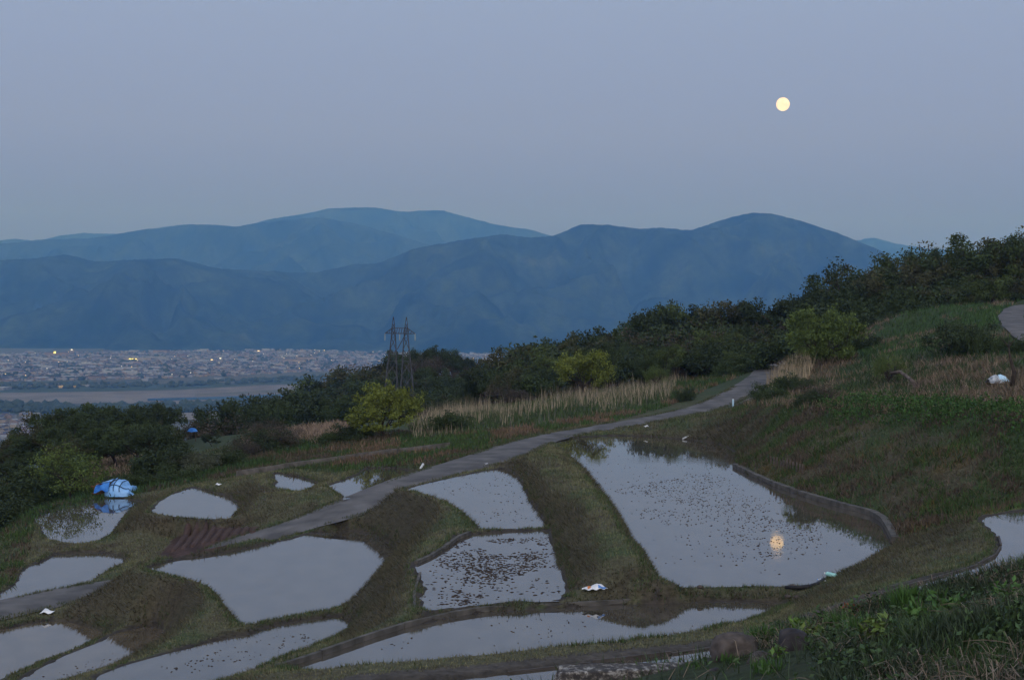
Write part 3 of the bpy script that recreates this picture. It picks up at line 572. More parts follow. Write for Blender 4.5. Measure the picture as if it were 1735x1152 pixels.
def branchy(r, h, spread, trunk_h, n_limb, lean=0., up=.6, levels=3):
    """returns list of (points, radii) and the tips with their weights"""
    br = []; tips = []
    def grow(p, d, L, rad, lev):
        pts = [p]; n = 4; q = p.copy(); dd = d.copy()
        for i in range(n):
            dd = dd+r.normal(size=3)*.16+np.array([0, 0, .05]); dd /= np.linalg.norm(dd); q = q+dd*L/n; pts.append(q.copy())
        br.append((pts, [rad*(1-.62*i/n) for i in range(n+1)]))
        if lev == 0: tips.append(q); tips.append(pts[2]); return
        for i in range(3 if lev > 1 else 3):
            k = 2+i % 3; a = r.normal(size=3); a -= a.dot(dd)*dd; a /= np.linalg.norm(a); nd = dd*.55+a*.75; nd /= np.linalg.norm(nd); nd[2] = nd[2]*.8+.08
            grow(pts[min(k, n)], nd/np.linalg.norm(nd), L*r.uniform(.55, .75), rad*.42, lev-1)
    tr = [np.zeros(3)]; q = np.zeros(3)
    for i in range(4): q = q+np.array([lean*h*.05+r.normal()*.02*h, r.normal()*.02*h, trunk_h/4]); tr.append(q.copy())
    br.append((tr, [h*.030, h*.024, h*.022, h*.021, h*.020]))
    for i in range(n_limb):
        a = 2*math.pi*(i+r.uniform(-.3, .3))/n_limb; e = up*r.uniform(.6, 1.5); d = np.array([math.cos(a)*spread, math.sin(a)*spread, e]); d /= np.linalg.norm(d)
        grow(tr[3 if i % 3 == 0 else 4], d, h*.36*r.uniform(.8, 1.15), h*.014, levels-1)
    return br, np.array(tips)
def crown_mesh(name, seed, h=1., tips=None, n=3000, size=.035, c1=(.03, .05, .02), c2=(.05, .075, .03), clump=.085, floor=.1, ell=None, flat=.8):
    r = np.random.default_rng(seed); k = len(tips); w = r.uniform(.3, 1.6, k); idx = r.choice(k, n, p=w/w.sum()); cs = clump*r.uniform(.55, 1.4, k)
    off = r.normal(size=(n, 3)); off /= np.linalg.norm(off, axis=1)[:, None]; off *= (r.random(n)**.45)[:, None]; off[:, 2] *= flat
    cen = tips[idx]+off*cs[idx][:, None]*h; cen = cen[cen[:, 2] > floor*h]; n = len(cen); idx = idx[:n]
    t = np.clip(r.random(k)*.75+.0, 0, 1)[idx]*.7+r.random(n)*.45; col = np.array(c1)*(1-t[:, None])+np.array(c2)*t[:, None]
    V, Fc, C = leaf_cloud(r, cen, size*h, col); return mesh_np(name, V, Fc, False, np.clip(C, .003, 1))
def normal_tips(tips, h, rx, zc, rz):
    """pull branch tips out so that the crown fills an uneven ellipsoid"""
    t = tips-np.array([0, 0, zc*h]); e = np.sqrt((t[:, 0]/rx/h)**2+(t[:, 1]/rx/h)**2+(t[:, 2]/rz/h)**2)
    f = np.where(e > 1, 1/np.maximum(e, 1e-3)**.8, 1); return t*f[:, None]+np.array([0, 0, zc*h])
PAL = {
 'lush': ((.035, .055, .016), (.075, .105, .03)),
 'dark': ((.016, .028, .012), (.040, .060, .022)), 'mid': ((.022, .038, .014), (.052, .078, .026)), 'olive': ((.035, .042, .018), (.072, .074, .032)),
 'spring': ((.075, .100, .018), (.17, .20, .035)), 'fresh': ((.045, .075, .018), (.10, .14, .032)), 'pale': ((.06, .075, .045), (.12, .135, .085)),
 'brown': ((.04, .036, .028), (.075, .062, .045)), 'cedar': ((.012, .022, .012), (.030, .046, .020))}
PROTO = {}
def proto(key, seed, pal, h=1., spread=1., trunk_h=.28, n_limb=6, n=3200, size=.034, rx=.48, zc=.62, rz=.40, clump=.10, up=.65, floor=.12, levels=3, cone=False, flat=.8):
    r = np.random.default_rng(seed); br, tips = branchy(r, h, spread, trunk_h, n_limb, up=up, levels=levels)
    if cone:
        m = 90; z = r.uniform(.08, .98, m); a = r.uniform(0, 6.28, m); q = (1-z)*.26*r.uniform(.5, 1.1, m)+.01; tips = np.stack([np.cos(a)*q, np.sin(a)*q, z], 1)
        br = [([np.zeros(3), np.array([0, 0, .5]), np.array([0, 0, .97])], [.02, .014, .003])]
    else: tips = normal_tips(tips, h, rx, zc, rz)
    mb = MB()
    for pts, rad in br: mb.tube(pts, rad, n=5 if rad[0] > h*.012 else 3, cap=False)
    top = tips[:, 2].max()+clump*.5
    PROTO[key] = (mb.mesh(key+'_trunk', True), crown_mesh(key+'_crown', seed+1, h, tips, n, size, *PAL[pal], clump=clump, floor=floor, flat=flat), top)
for i in range(4):
    proto('dark%d' % i, 10+i, 'dark', spread=.9+.1*i, n=8500, size=.019, clump=.085, rx=.40+.04*i, levels=3)
    proto('mid%d' % i, 30+i, 'mid', spread=1.0, n=8500, size=.019, clump=.095, rx=.46, levels=3)
for i in range(3):
    proto('olive%d' % i, 50+i, 'olive', n=7500, size=.018, clump=.08); proto('brown%d' % i, 60+i, 'brown', n=4500, size=.018, clump=.10, rx=.55, zc=.5, rz=.42, floor=.02, trunk_h=.12)
    proto('shrub%d' % i, 70+i, 'mid', n=7000, size=.028, clump=.16, trunk_h=.06, rx=.62, zc=.42, rz=.45, floor=.0, n_limb=8, up=.5)
    proto('dshrub%d' % i, 80+i, 'dark', n=7000, size=.028, clump=.16, trunk_h=.06, rx=.62, zc=.42, rz=.45, floor=.0, n_limb=8, up=.5)
proto('lush0', 93, 'lush', n=8000, size=.020, clump=.09, rx=.44); proto('lush1', 94, 'lush', n=7000, size=.019, clump=.08, rx=.38, rz=.44)
proto('cedar0', 90, 'cedar', n=7500, size=.020, clump=.075, cone=True); proto('cedar1', 91, 'cedar', n=7500, size=.020, clump=.09, cone=True)
proto('airy0', 95, 'olive', n=3200, size=.020, clump=.075, trunk_h=.42, rx=.34, zc=.72, rz=.30)
proto('spring0', 100, 'spring', n=9500, size=.021, clump=.075, trunk_h=.15, rx=.60, zc=.56, rz=.44, n_limb=8, up=.55, levels=4, flat=.6)
proto('spring1', 105, 'spring', n=6500, size=.023, clump=.085, trunk_h=.22, rx=.56, zc=.60, rz=.38, n_limb=7, levels=4, flat=.6)
proto('fresh0', 110, 'fresh', n=9000, size=.024, clump=.085, trunk_h=.15, rx=.52, zc=.52, rz=.46, n_limb=9, levels=4, floor=.03, flat=.6)
proto('fresh1', 115, 'fresh', n=5200, size=.020, clump=.10, trunk_h=.2, rx=.62, zc=.56, rz=.40, n_limb=8, levels=4)
proto('pale0', 120, 'pale', n=7000, size=.020, clump=.12, trunk_h=.05, rx=.6, zc=.42, rz=.42, floor=0, n_limb=9)
proto('pale1', 121, 'brown', n=4200, size=.018, clump=.14, trunk_h=.05, rx=.7, zc=.4, rz=.4, floor=0, n_limb=10)
_rt = random.Random(11)
def tree(key, x, y, height, label, cat='tree', name='tree', group=None, width=1., sink=.1, rz=None, z=None):
    tm, cm, top = PROTO[key]; s = height/top; z = gz(x, y)-sink if z is None else z
    o = empty(name, (x, y, z), _rt.uniform(0, 6.28) if rz is None else rz); o.scale = (s*width, s*width, s); tag(o, label, cat, group)
    mk('trunk' if cat == 'tree' else 'stem', tm, M_bark, o); mk('crown' if cat == 'tree' else 'foliage', cm, M_leaf, o); return o
def tree_px(key, px, top, Y, label, **k):
    """a tree Y metres away whose top is seen at (px, top)"""
    p = at_y(px, top, Y); g = gz(p[0], Y); h = p[2]-g
    if h < 1: return None
    return tree(key, p[0], Y, h, label, **k)
def skyl(S, px): return np.interp(px, [s[0] for s in S], [s[1] for s in S])

# wood on the right hand ridge
def zone(px):
    for a, t in ((905, 'at the low left end of the ridge'), (965, 'left of the rounded yellow green tree'), (1035, 'right above the rounded yellow green tree'), (1100, 'above the pale board in the reeds'), (1165, 'above the rounded earth heap'), (1230, 'around the tallest round crown of the ridge'), (1290, 'above the timber stack'), (1345, 'above the top of the road'), (1430, 'behind the large tiered tree'), (1500, 'right of the large tiered tree'), (1570, 'above the green terraces'), (1650, 'above the ivy covered bush'), (1710, 'left of the upper road'), (3000, 'in the top right corner')):
        if px < a: return t
def kz(k): return {'dark': 'dark green', 'mid': 'green', 'oliv': 'olive', 'brow': 'brownish', 'dshr': 'dark low', 'shru': 'green low', 'ceda': 'narrow conical', 'pale': 'greyish', 'mid0': 'green', 'mid1': 'green', 'mid2': 'green', 'mid3': 'green'}.get(k[:4], 'dark')
def zk(px): return 'left' if px < 600 else 'middle' if px < 720 else 'right'
SKY_R = [(845,600),(865,588),(900,578),(930,566),(980,556),(1030,548),(1080,540),(1120,530),(1130,522),(1160,526),(1190,512),(1215,506),(1240,516),(1262,528),(1290,530),(1320,520),(1345,500),(1380,494),(1420,480),(1450,468),(1480,432),(1510,424),(1540,432),(1570,418),(1595,425),(1630,412),(1680,410),(1705,395),(1740,392),(1800,385)]
GR = 'trees of the wood on the right hand ridge'
px = 846.
while px < 1790:
    Y = float(np.interp(px, [850, 1200, 1500, 1750], [205, 200, 190, 185]))+_rt.uniform(-7, 7)
    k = _rt.choice(['dark0', 'dark1', 'dark2', 'mid0', 'olive0', 'dark3', 'mid1', 'lush1', 'airy0'] if px < 1450 else ['olive0', 'olive1', 'olive2', 'mid2', 'dark2', 'dark1', 'mid3'])
    tree_px(k, px, skyl(SKY_R, px)+_rt.uniform(-2, 7), Y, '%s tree on the wood\'s skyline, %s' % (kz(k), zone(px)), group=GR, width=_rt.uniform(.85, 1.15)); px += _rt.uniform(15, 26)
tree_px('airy0', 1250, 507, 196, 'thin airy tree with see-through crown standing up beside the tallest round tree of the ridge')
for row, (Y0, dy, sp) in enumerate(((184, 26, 26), (172, 48, 27), (162, 66, 30))):
    px = 850.+row*9
    while px < 1780:
        Yv = Y0+_rt.uniform(-5, 5); t = skyl(SKY_R, px)+dy*float(np.interp(px, [850, 1200, 1780], [.62, 1.0, 1.1]))+_rt.uniform(-5, 9)
        if row == 2 and px > 1440: t += 12
        if px > 1500 and row == 2: px += sp; continue
        k = _rt.choice(['dark0', 'dark1', 'mid0', 'mid1', 'dark3', 'olive0', 'mid2', 'brown0', 'dshrub0', 'shrub1', 'lush0', 'lush1', 'olive2'])
        tree_px(k, px, t, Yv, '%s tree %s, %s' % (kz(k), ['just below the skyline', 'amid the wood', 'at the wood\'s near edge'][row], zone(px)), group=GR+', lower rows', width=_rt.uniform(.9, 1.25)); px += _rt.uniform(.7, 1.25)*sp
# wooded knoll in the middle distance with the pylon in front
SKY_K = [(470,690),(500,668),(530,650),(560,640),(600,622),(640,612),(670,600),(700,588),(735,585),(762,590),(780,602),(810,613),(835,630),(860,632),(900,620)]
for row, (Y0, dy, sp) in enumerate(((335, 0, 15), (318, 16, 16), (298, 34, 18), (275, 52, 20), (250, 66, 22))):
    px = 478.+row*6
    while px < 900:
        t = skyl(SKY_K, px)+dy*float(np.interp(px, [480, 700, 900], [.55, 1, .8]))+_rt.uniform(-2, 5); k = _rt.choice(['dark0', 'mid1', 'dark2', 'mid3', 'olive1', 'dark3', 'dark1']+(['brown0', 'pale1'] if 700 < px < 850 and row > 0 else ['cedar0', 'cedar1'] if px < 620 else []))
        Yk = Y0+_rt.uniform(-8, 8); p = at_y(px, t, Yk); h = min(max(p[2]-gz(p[0], Yk), 5), 22)
        tree(k, p[0], Yk, h, '%s tree %s, on its %s part' % (kz(k), ['along the top of the wooded knoll', 'just below the knoll\'s top', 'half way down the wooded knoll', 'on the lower slope of the knoll', 'at the foot of the knoll'][row], zk(px)), group='trees of the wooded knoll behind the pylon', z=p[2]-h, width=_rt.uniform(.9, 1.3)); px += _rt.uniform(.75, 1.3)*sp
# trees along the brow to the left of the yellow green tree
for px, t, Y, k, w, lab in ((510,655,205,'dark0',1.2,'large dark conifer-like tree left of the yellow green tree'),(488,668,200,'dark1',1.0,'dark tree at the left shoulder of the large dark tree'),(540,672,198,'cedar0',1.6,'narrow dark tree at the right shoulder of the large dark tree'),
    (430,674,185,'mid1',1.1,'round green tree above the far end of the grassy brow'),(405,686,182,'dark2',1.0,'small dark tree next to the round green tree on the brow'),(455,680,186,'mid2',1.0,'small green tree between the round tree and the large dark tree'),
    (380,694,178,'dark1',1.1,'low dark tree on the brow above the small blue sheet'),(355,700,176,'brown0',1.2,'low brownish tree on the brow left of the small blue sheet'),(332,703,174,'dark3',1.0,'low dark tree on the brow behind the small blue sheet'),(306,708,172,'brown1',1.2,'low purple brown tree at the edge of the big left thicket'),
    (575,668,190,'mid0',1.0,'green tree partly hidden left of the yellow green tree'),(735,665,165,'dshrub0',1.1,'dark green bush right of the yellow green tree'),(760,672,170,'shrub1',1.2,'second dark bush right of the yellow green tree'),(790,668,180,'olive1',1.1,'olive tree behind the bushes right of the yellow green tree'),
    (820,655,190,'dark2',1.1,'dark tree in the dip between knoll and ridge'),(850,640,195,'brown1',1.1,'brownish tree in the dip at the foot of the ridge wood'),(710,660,200,'olive2',1.1,'olive tree just behind the right side of the yellow green tree'),(875,628,185,'olive0',1.1,'olive tree at the left end of the ridge wood')):
    tree_px(k, px, t, Y, lab, width=w)
# big thicket on the left
SKY_L = [(-40,760),(0,745),(30,730),(60,712),(90,698),(120,688),(150,679),(170,683),(200,686),(235,682),(265,684),(285,700),(300,720)]
for row, (Y0, dy, sp) in enumerate(((150, 0, 24), (143, 22, 26), (136, 48, 28))):
    px = -30.+row*10
    while px < (292 if row < 2 else 240):
        k = _rt.choice(['mid0', 'mid1', 'dark0', 'dark3', 'mid3', 'olive1'] if px < 170 else ['dark1', 'olive0', 'dark2', 'mid2']); tree_px(k, px, skyl(SKY_L, px)+dy+_rt.uniform(-4, 6), Y0+_rt.uniform(-4, 4), '%s tree %s the thicket above the blue tarpaulin, %s' % (kz(k), ['topping', 'inside', 'fronting'][row], 'left end' if px < 70 else 'half way along' if px < 180 else 'right end'), group='trees of the left hand thicket', width=_rt.uniform(.9, 1.2)); px += _rt.uniform(.75, 1.2)*sp
for px, t, Y, k, w, lab in ((20,770,128,'dark1',1.2,'dark bushy tree at the left edge above the green bank'),(-15,775,126,'dshrub1',1.3,'dark bush cut by the left edge of the photo'),(60,790,122,'dshrub2',1.2,'dark bush low at the left, beside the slender pale green tree'),
    (85,832,108,'shrub0',1.2,'round green bush at the foot of the slender pale green tree'),(265,752,128,'olive1',1.2,'yellowish green bush right of the thicket'),(300,745,130,'dark2',1.3,'dark ragged bush between thicket and grey willow'),(245,775,125,'shrub2',1.1,'green bush above the dead grass right of the tarpaulin'),
    (360,730,140,'dark3',1.2,'dark low tree beneath the small blue sheet'),(390,738,138,'dshrub0',1.1,'dark bush right of the grey willow')):
    tree_px(k, px, t, Y, lab, width=w, cat='bush' if 'shrub' in k else 'tree', name='bush' if 'shrub' in k else 'tree')
# single trees
def tree_base(key, bx, by, top, label, **k):
    p = hit(bx, by); q = at_y(bx, top, p[1]); return tree(key, p[0], p[1], max(q[2]-p[2], 1.5), label, **k)
tree_base('spring0', 652, 742, 641, 'broad yellow green tree with dark forked trunk in front of the pylon', width=.98, rz=.6)
tree_px('spring1', 994, 588, 142, 'rounded yellow green tree standing in the dry reeds before the dark ridge wood', width=.9, rz=2.)
tree_px('fresh0', 1400, 512, 126, 'large tiered yellow green tree at the top of the road', width=1.0, rz=1.2)
tree_px('fresh0', 1385, 513, 133, 'upright pale green tree rising behind the large tiered tree', width=.62, rz=4.)
tree_base('fresh1', 118, 851, 740, 'slender pale green tree mirrored in the paddy beside the blue tarpaulin', width=1.0, rz=.3)
for bx, by, top, k, w, lab in ((10,872,800,'dshrub0',1.2,'dark bush low on the left edge beside the track'),(48,868,806,'shrub0',1.2,'green bush on the left bank, lower than its dark neighbours'),(-18,905,832,'dshrub2',1.3,'dark bush at the left edge below the track'),(22,842,776,'dark1',1.3,'dark bushy tree rising at the left edge above the low bushes'),
    (70,838,772,'mid2',1.2,'green bushy tree just left of the slender pale green tree'),(160,800,724,'mid0',1.2,'green tree at the thicket front above the blue tarpaulin'),(196,792,714,'dark2',1.2,'dark tree at the thicket front, right above the tarpaulin heap'),(232,796,712,'mid3',1.2,'green tree at the thicket front with dead grass at its foot'),
    (268,798,716,'dark0',1.2,'dark tree closing the right end of the thicket front'),(126,806,736,'olive1',1.2,'olive tree behind the slender pale green tree'),(292,806,744,'dshrub1',1.3,'ragged dark bush between thicket and willow bush'),(262,806,764,'shrub2',1.2,'green bush right of the dead grass patch'),
    (322,804,760,'pale0',1.2,'grey green willow bush spreading over the slope'),(356,796,752,'pale0',1.3,'broad grey green willow bush, the palest on the slope'),(388,790,750,'shrub1',1.2,'green bush right of the pale willow'),(416,776,735,'pale1',1.3,'thin purple grey bush at the left of the brambles'),
    (446,766,722,'dshrub0',1.2,'dark bush inside the bramble patch'),(474,762,716,'pale1',1.4,'broad purple grey bramble bush below the large dark tree'),(104,838,790,'shrub1',1.1,'green undergrowth bush at the foot of the slender tree'),(236,826,796,'shrub0',1.3,'low green bush just right of the tarpaulin heap'),(300,818,790,'shrub2',1.3,'low green bush above the pointed paddy'),
    (560,752,722,'shrub0',1.3,'low green bush left of the yellow green tree foot'),(600,748,712,'dshrub1',1.2,'dark bush beside the foot of the yellow green tree'),(762,730,690,'shrub1',1.2,'green bush in the reeds right of the yellow green tree')):
    tree_base(k, bx, by, top, lab, width=w, cat='bush' if ('shrub' in k or 'pale' in k) else 'tree', name='bush' if ('shrub' in k or 'pale' in k) else 'tree')
# bushes
BS = [(1490,545,158,'dshrub0',1.4,'dark bush at the left end of the terrace brow'),(1515,536,160,'shrub2',1.5,'round green bush on the terrace brow left of the pale terrace edge'),(1660,512,164,'dshrub2',1.6,'dark bush on the skyline side of the upper terraces'),(1560,520,166,'dshrub1',1.6,'dark bush behind the pale terrace edge'),(1620,512,166,'shrub0',1.5,'green bush behind the middle of the upper terraces'),(1590,590,125,'shrub1',1.4,'green bush below the upper terraces'),(1420,600,128,'dshrub1',1.2,'dark bush at the foot of the large tiered tree'),(1360,600,126,'shrub2',1.2,'green bush left of the large tiered tree trunk'),(345,750,124,'pale0',1.3,'grey green willow bush on the brow above the terraces'),(318,762,122,'pale0',1.2,'smaller grey green willow bush left of the larger one'),(372,748,126,'pale1',1.2,'thin greyish bush right of the willow'),
 (455,705,140,'pale1',1.5,'tangled purple grey bush in the middle of the bramble patch'),(430,725,132,'pale1',1.3,'purple grey bramble bush left in the bramble patch'),(500,722,130,'pale1',1.4,'purple grey bramble bush next to the tan dead grass'),
 (1335,622,112,'shrub0',1.3,'bright green bush right of the top of the road'),(1305,645,108,'shrub2',1.2,'low green bush beside the road above the blue post'),(1360,636,110,'shrub1',1.1,'green bush behind the dark bramble on the ledge'),
 (1395,640,92,'pale1',1.4,'dark purple grey bramble hanging over the ledge'),(1370,655,90,'dshrub1',1.0,'dark low bush at the left end of the hanging bramble'),(1440,668,88,'dshrub2',1.4,'dark green bush spilling over the ledge'),
 (1505,590,104,'fresh1',.8,'cut back tree with a fan of fresh green shoots beside the fallen trunk'),(1630,540,112,'dshrub0',1.1,'rounded ivy covered bush left of the upper road'),(1655,548,110,'shrub1',.9,'green bush next to the ivy covered one'),(1708,566,108,'shrub2',1.1,'spreading bright green bush below the upper road'),(1745,562,106,'shrub0',1.1,'green bush cut by the right edge below the upper road'),
 (1555,665,92,'dshrub1',1.1,'small dark bush on the shelf below the fallen trunk'),(1600,612,118,'pale1',1.5,'grey leafless thicket on the upper shelf'),(1660,600,110,'pale1',1.4,'grey leafless thicket behind the white and blue sheet'),(1540,600,116,'shrub0',1.2,'green bush behind the pollarded tree'),(1470,612,120,'dshrub0',1.3,'dark green bush right of the large tiered tree'),
 (1450,560,140,'dshrub2',1.6,'dark bush at the foot of the wood'),(1330,555,150,'shrub1',1.3,'green bush beneath the trees behind the large tiered tree'),(1745,650,88,'brown1',1.2,'dark brown bush cut by the right edge above the bank'),(1640,640,100,'shrub2',1.1,'low green bush left of the white and blue sheet'),
 (1725,700,70,'brown0',1.1,'dark bare bush on the bank at the right edge'),(1590,545,146,'dshrub1',1.3,'dark bush on the terrace edge before the skyline wood'),(1160,652,124,'dshrub1',.9,'dark ragged stump bush on the far verge of the road'),(1240,600,150,'shrub1',1.2,'pale green bush between the two earth heaps'),(1110,615,152,'fresh1',.9,'light green bush at the foot of the ridge wood'),(870,645,150,'brown2',1.4,'reddish brown bramble mound at the edge of the reeds')]
for px, t, Y, k, w, lab in BS: tree_px(k, px, t, Y, lab, width=w, cat='bush', name='bush')

# ------------------------------------------------------------------ grass, weeds and reeds: real blades
def blades(name, P3, L, w, cols, lean, label, cat, seg=1, droop=None, mat=M_blade, rs=3, kind='stuff'):
    """P3 roots, L lengths, w widths, lean (n,3) direction the tip goes to"""
    r = np.random.default_rng(rs); n = len(P3); a = r.uniform(0, 6.28, n); s = np.stack([np.cos(a), np.sin(a), np.zeros(n)], 1)*w[:, None]*.5
    d = lean/np.linalg.norm(lean, axis=1)[:, None]
    if seg == 1:
        V = np.stack([P3-s, P3+s, P3+d*L[:, None]], 1).reshape(-1, 3); Fc = np.arange(3*n).reshape(n, 3); C = np.repeat(cols, 3, 0)
    else:
        dr = np.zeros((n, 3)); dr[:, 2] = -(L*droop); m = P3+d*L[:, None]*.55+dr*.2; t = P3+d*L[:, None]+dr
        V = np.stack([P3-s, P3+s, m-s*.7, m+s*.7, t], 1).reshape(-1, 3); i = np.arange(n)[:, None]*5; Fc = np.vstack([i+[0, 1, 3], i+[0, 3, 2], i+[2, 3, 4]]); C = np.repeat(cols, 5, 0)
    return tag(mk(name, mesh_np(name, V, Fc, False, np.clip(C, .003, 1)), mat), label, cat, kind=kind)
gyy, gxx = np.gradient(ZF, FC)
free = ~(HARD | ROADM)
_pd, _pw = PDIST[len(V1):].reshape(ZF.shape), PWH[len(V1):].reshape(ZF.shape)
_gc = cg[len(V1):].reshape(ZF.shape+(3,))
_gp = Vg[len(V1):]; _gu, _gv = to_px(_gp); _gu = _gu.reshape(ZF.shape); _gv = _gv.reshape(ZF.shape)
inview = (_gu > -60) & (_gu < 1800) & (_gv < 1200)
mudm = (_pw == FRONT_I) & (_pd < np.interp(QY, [26, 38], [.65, .18]))
def scatter(mask_w, n, seed):
    r = np.random.default_rng(seed); w = mask_w.ravel(); idx = r.choice(len(w), n, p=w/w.sum()); iy, ix = np.unravel_index(idx, ZF.shape)
    x = fx[ix]+r.uniform(-.5, .5, n)*FC; y = fy[iy]+r.uniform(-.5, .5, n)*FC; z = ground_z(x, y); return r, np.stack([x, y, z-.01], 1), iy, ix
def pmask(poly): return inside(_gu.ravel(), _gv.ravel(), np.array(poly, float)).reshape(_gu.shape)
soil = pmask([(270,940),(300,905),(325,893),(440,893),(452,900),(380,925),(300,948)]) & (QY < 90)
_pz = PONDW[_pw]; base = (inview & ~ROADM & ~mudm & ~soil & ((_pd > .05) | (ZF > _pz+.07)) & ~((_pd < .3) & (ZF < _pz+.05))).astype(float)
# short mown grass on every bank and dike
W = base*np.where((QY > 22.8) & (QY < 112), 1/np.maximum(QY, 27)**1.4, 0)
r, P3, iy, ix = scatter(W, 330000, 1); n = len(P3); sl = np.stack([-gxx[iy, ix], -gyy[iy, ix], np.zeros(n)], 1)
v = r.random(n); c = _gc[iy, ix]*(.75+.9*r.random(n)[:, None]); c = np.where((v < .22)[:, None], C_dry*1.35*(.7+.6*r.random(n)[:, None]), c); c = np.where((v > .86)[:, None], C_green*(.9+.6*r.random(n)[:, None]), c); gp = fbm(P3[:, 0]*.9+5, P3[:, 1]*.9, 4); c = c*(1+.45*np.clip(gp, -.6, .6))[:, None]; top = (_pd[iy, ix] < 1.3) & (np.hypot(gxx[iy, ix], gyy[iy, ix]) < .28) & (r.random(n) < .6); c = np.where(top[:, None], c*.5+np.array([.095, .095, .048])*(.6+.7*r.random(n)[:, None]), c)
st = smooth01(np.hypot(gxx[iy, ix], gyy[iy, ix])+.08*r.normal(size=n), .30, .60)*(1-.85*_right[iy, ix]); hay_shade = np.where((r.random(n) < .5)[:, None], np.array([.082, .070, .046]), np.array([.050, .050, .030]))*(.6+.8*r.random(n)[:, None]); c = c*(1-.7*st[:, None])+hay_shade*.7*st[:, None]  # blades on steep faces turn dead-grass brown, which also paints in the banks' shade
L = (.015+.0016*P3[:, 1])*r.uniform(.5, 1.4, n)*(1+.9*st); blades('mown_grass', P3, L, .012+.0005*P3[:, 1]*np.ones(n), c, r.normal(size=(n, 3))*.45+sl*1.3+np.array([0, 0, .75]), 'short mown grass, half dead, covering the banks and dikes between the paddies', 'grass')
# fringe of taller green tufts along the water
W = base*np.where((_pd < .45) & (QY > 22.8) & (QY < 110) & (fbm(QX*.8, QY*.8, 3) > -.1), 1/np.maximum(QY, 27)**1.2, 0)
r, P3, iy, ix = scatter(W, 45000, 2); n = len(P3); c = C_green*(.7+.9*r.random(n)[:, None]); c = np.where((r.random(n) < .3)[:, None], C_dry*1.1, c)
blades('water_edge_grass', P3, r.uniform(.05, .18, n), .010+.0004*P3[:, 1], c, r.normal(size=(n, 3))*.35+np.array([0, 0, 1.]), 'green grass tufts fringing the water of the paddies', 'grass', rs=5)
# weeds: right bank and green slope on the left
right = pmask([(1240,690),(1300,680),(1900,680),(1900,860),(1600,890),(1515,925),(1495,880),(1240,800)])
left = pmask([(-100,740),(250,760),(470,730),(760,730),(900,735),(760,790),(600,790),(440,800),(240,835),(60,880),(30,1000),(-100,1010)])
W = inview*(np.abs(_d+.12) < .28)*(fbm(QX*.6, QY*.6, 3) > -.15)*1.; r, P3, iy, ix = scatter(W, 26000, 44); n = len(P3); c = np.where((r.random(n) < .45)[:, None], C_green, C_dry)*(.6+.8*r.random(n)[:, None])
blades('roadside_grass', P3, r.uniform(.06, .22, n), r.uniform(.02, .05, n), c, r.normal(size=(n, 3))*.4+np.array([0, 0, 1.]), 'ragged grass creeping over the edges of the road', 'grass', rs=45)
W = base*np.where(right | left, 1, 0)*np.clip(.5+1.5*fbm(QX*.5, QY*.5, 4), .03, 2)*(QY < 125)
r, P3, iy, ix = scatter(W, 110000, 4); n = len(P3); g = fbm(P3[:, 0]*.7, P3[:, 1]*.7, 3); c = np.where((g > -.05)[:, None], np.array([.040, .070, .022]), C_brown*1.5)*(.6+.9*r.random(n)[:, None])
blades('bank_weeds', P3, r.uniform(.15, .42, n), r.uniform(.04, .09, n), c, r.normal(size=(n, 3))*.6+np.array([0, 0, .8]), 'rough green and brown weeds on the slopes left and right of the terraces', 'weeds', rs=6)
W = base*right*(_pd > .6)*np.where((_gv > 760), 1, .2); r, P3, iy, ix = scatter(W, 26000, 41); n = len(P3); g = fbm(P3[:, 0]*.5+3, P3[:, 1]*.5+8, 3)
c = np.where((g > .22)[:, None], np.array([.12, .085, .035]), np.array([.11, .08, .06]))*(.6+.8*r.random(n)[:, None])
blades('dead_stalks', P3, r.uniform(.15, .5, n), r.uniform(.02, .04, n), c, r.normal(size=(n, 3))*.9+np.array([0, -.3, .2]), 'brown and ochre dead stalks lying on the right hand bank', 'dead stalks', rs=7)
# coarse scatter helper over the wide terrain
def region_pts(poly, n, seed, y0, y1):
    """random ground points whose picture position falls in poly"""
    r = np.random.default_rng(seed); out = []; tot = 0; pa = np.array(poly, float)
    for _ in range(60):
        x = r.uniform(-75, 85, 60000); y = r.uniform(y0, y1, 60000); z = ground_z(x, y); u, v = to_px(np.stack([x, y, z], 1)); s = inside(u, v, pa)
        d = np.full(60000, 9.); ii = np.where(s)[0]
        if len(ii):
            for i in range(0, len(RD)-1, 2): dd, _t = seg_dist(x[ii], y[ii], RD[i, :2], RD[min(i+2, len(RD)-1), :2]); d[ii] = np.minimum(d[ii], dd-RW[i])
        dd = np.full(60000, 9.)
        if len(ii):
            for i in range(0, len(R2)-1): d2, _t = seg_dist(x[ii], y[ii], R2[i, :2], R2[i+1, :2]); dd[ii] = np.minimum(dd[ii], d2-R2W[i])
        s &= (d > .2) & (dd > .1); out.append(np.stack([x, y, z], 1)[s]); tot += s.sum()
        if tot >= n: break
    return r, np.vstack(out)[:n]
r, P = region_pts([(1120,690),(1250,640),(1305,612),(1290,596),(1180,636),(1110,668)], 7000, 71, 100, 190); n = len(P); g = fbm(P[:, 0]*.3, P[:, 1]*.3, 3); c = np.where((g > -.05)[:, None], np.array([.045, .075, .026]), np.array([.13, .10, .065]))*(.6+.8*r.random(n)[:, None])
blades('verge_grass', P, r.uniform(.2, .7, n), r.uniform(.06, .12, n), c, r.normal(size=(n, 3))*.45+np.array([0, 0, 1.]), 'grass between the reeds and the top of the road', 'grass', rs=72)
REED = [(700,748),(780,738),(860,728),(950,712),(1060,694),(1130,682),(1150,650),(1200,630),(1290,605),(1280,598),(1130,625),(1040,648),(960,664),(880,680),(800,694),(735,706),(690,722)]
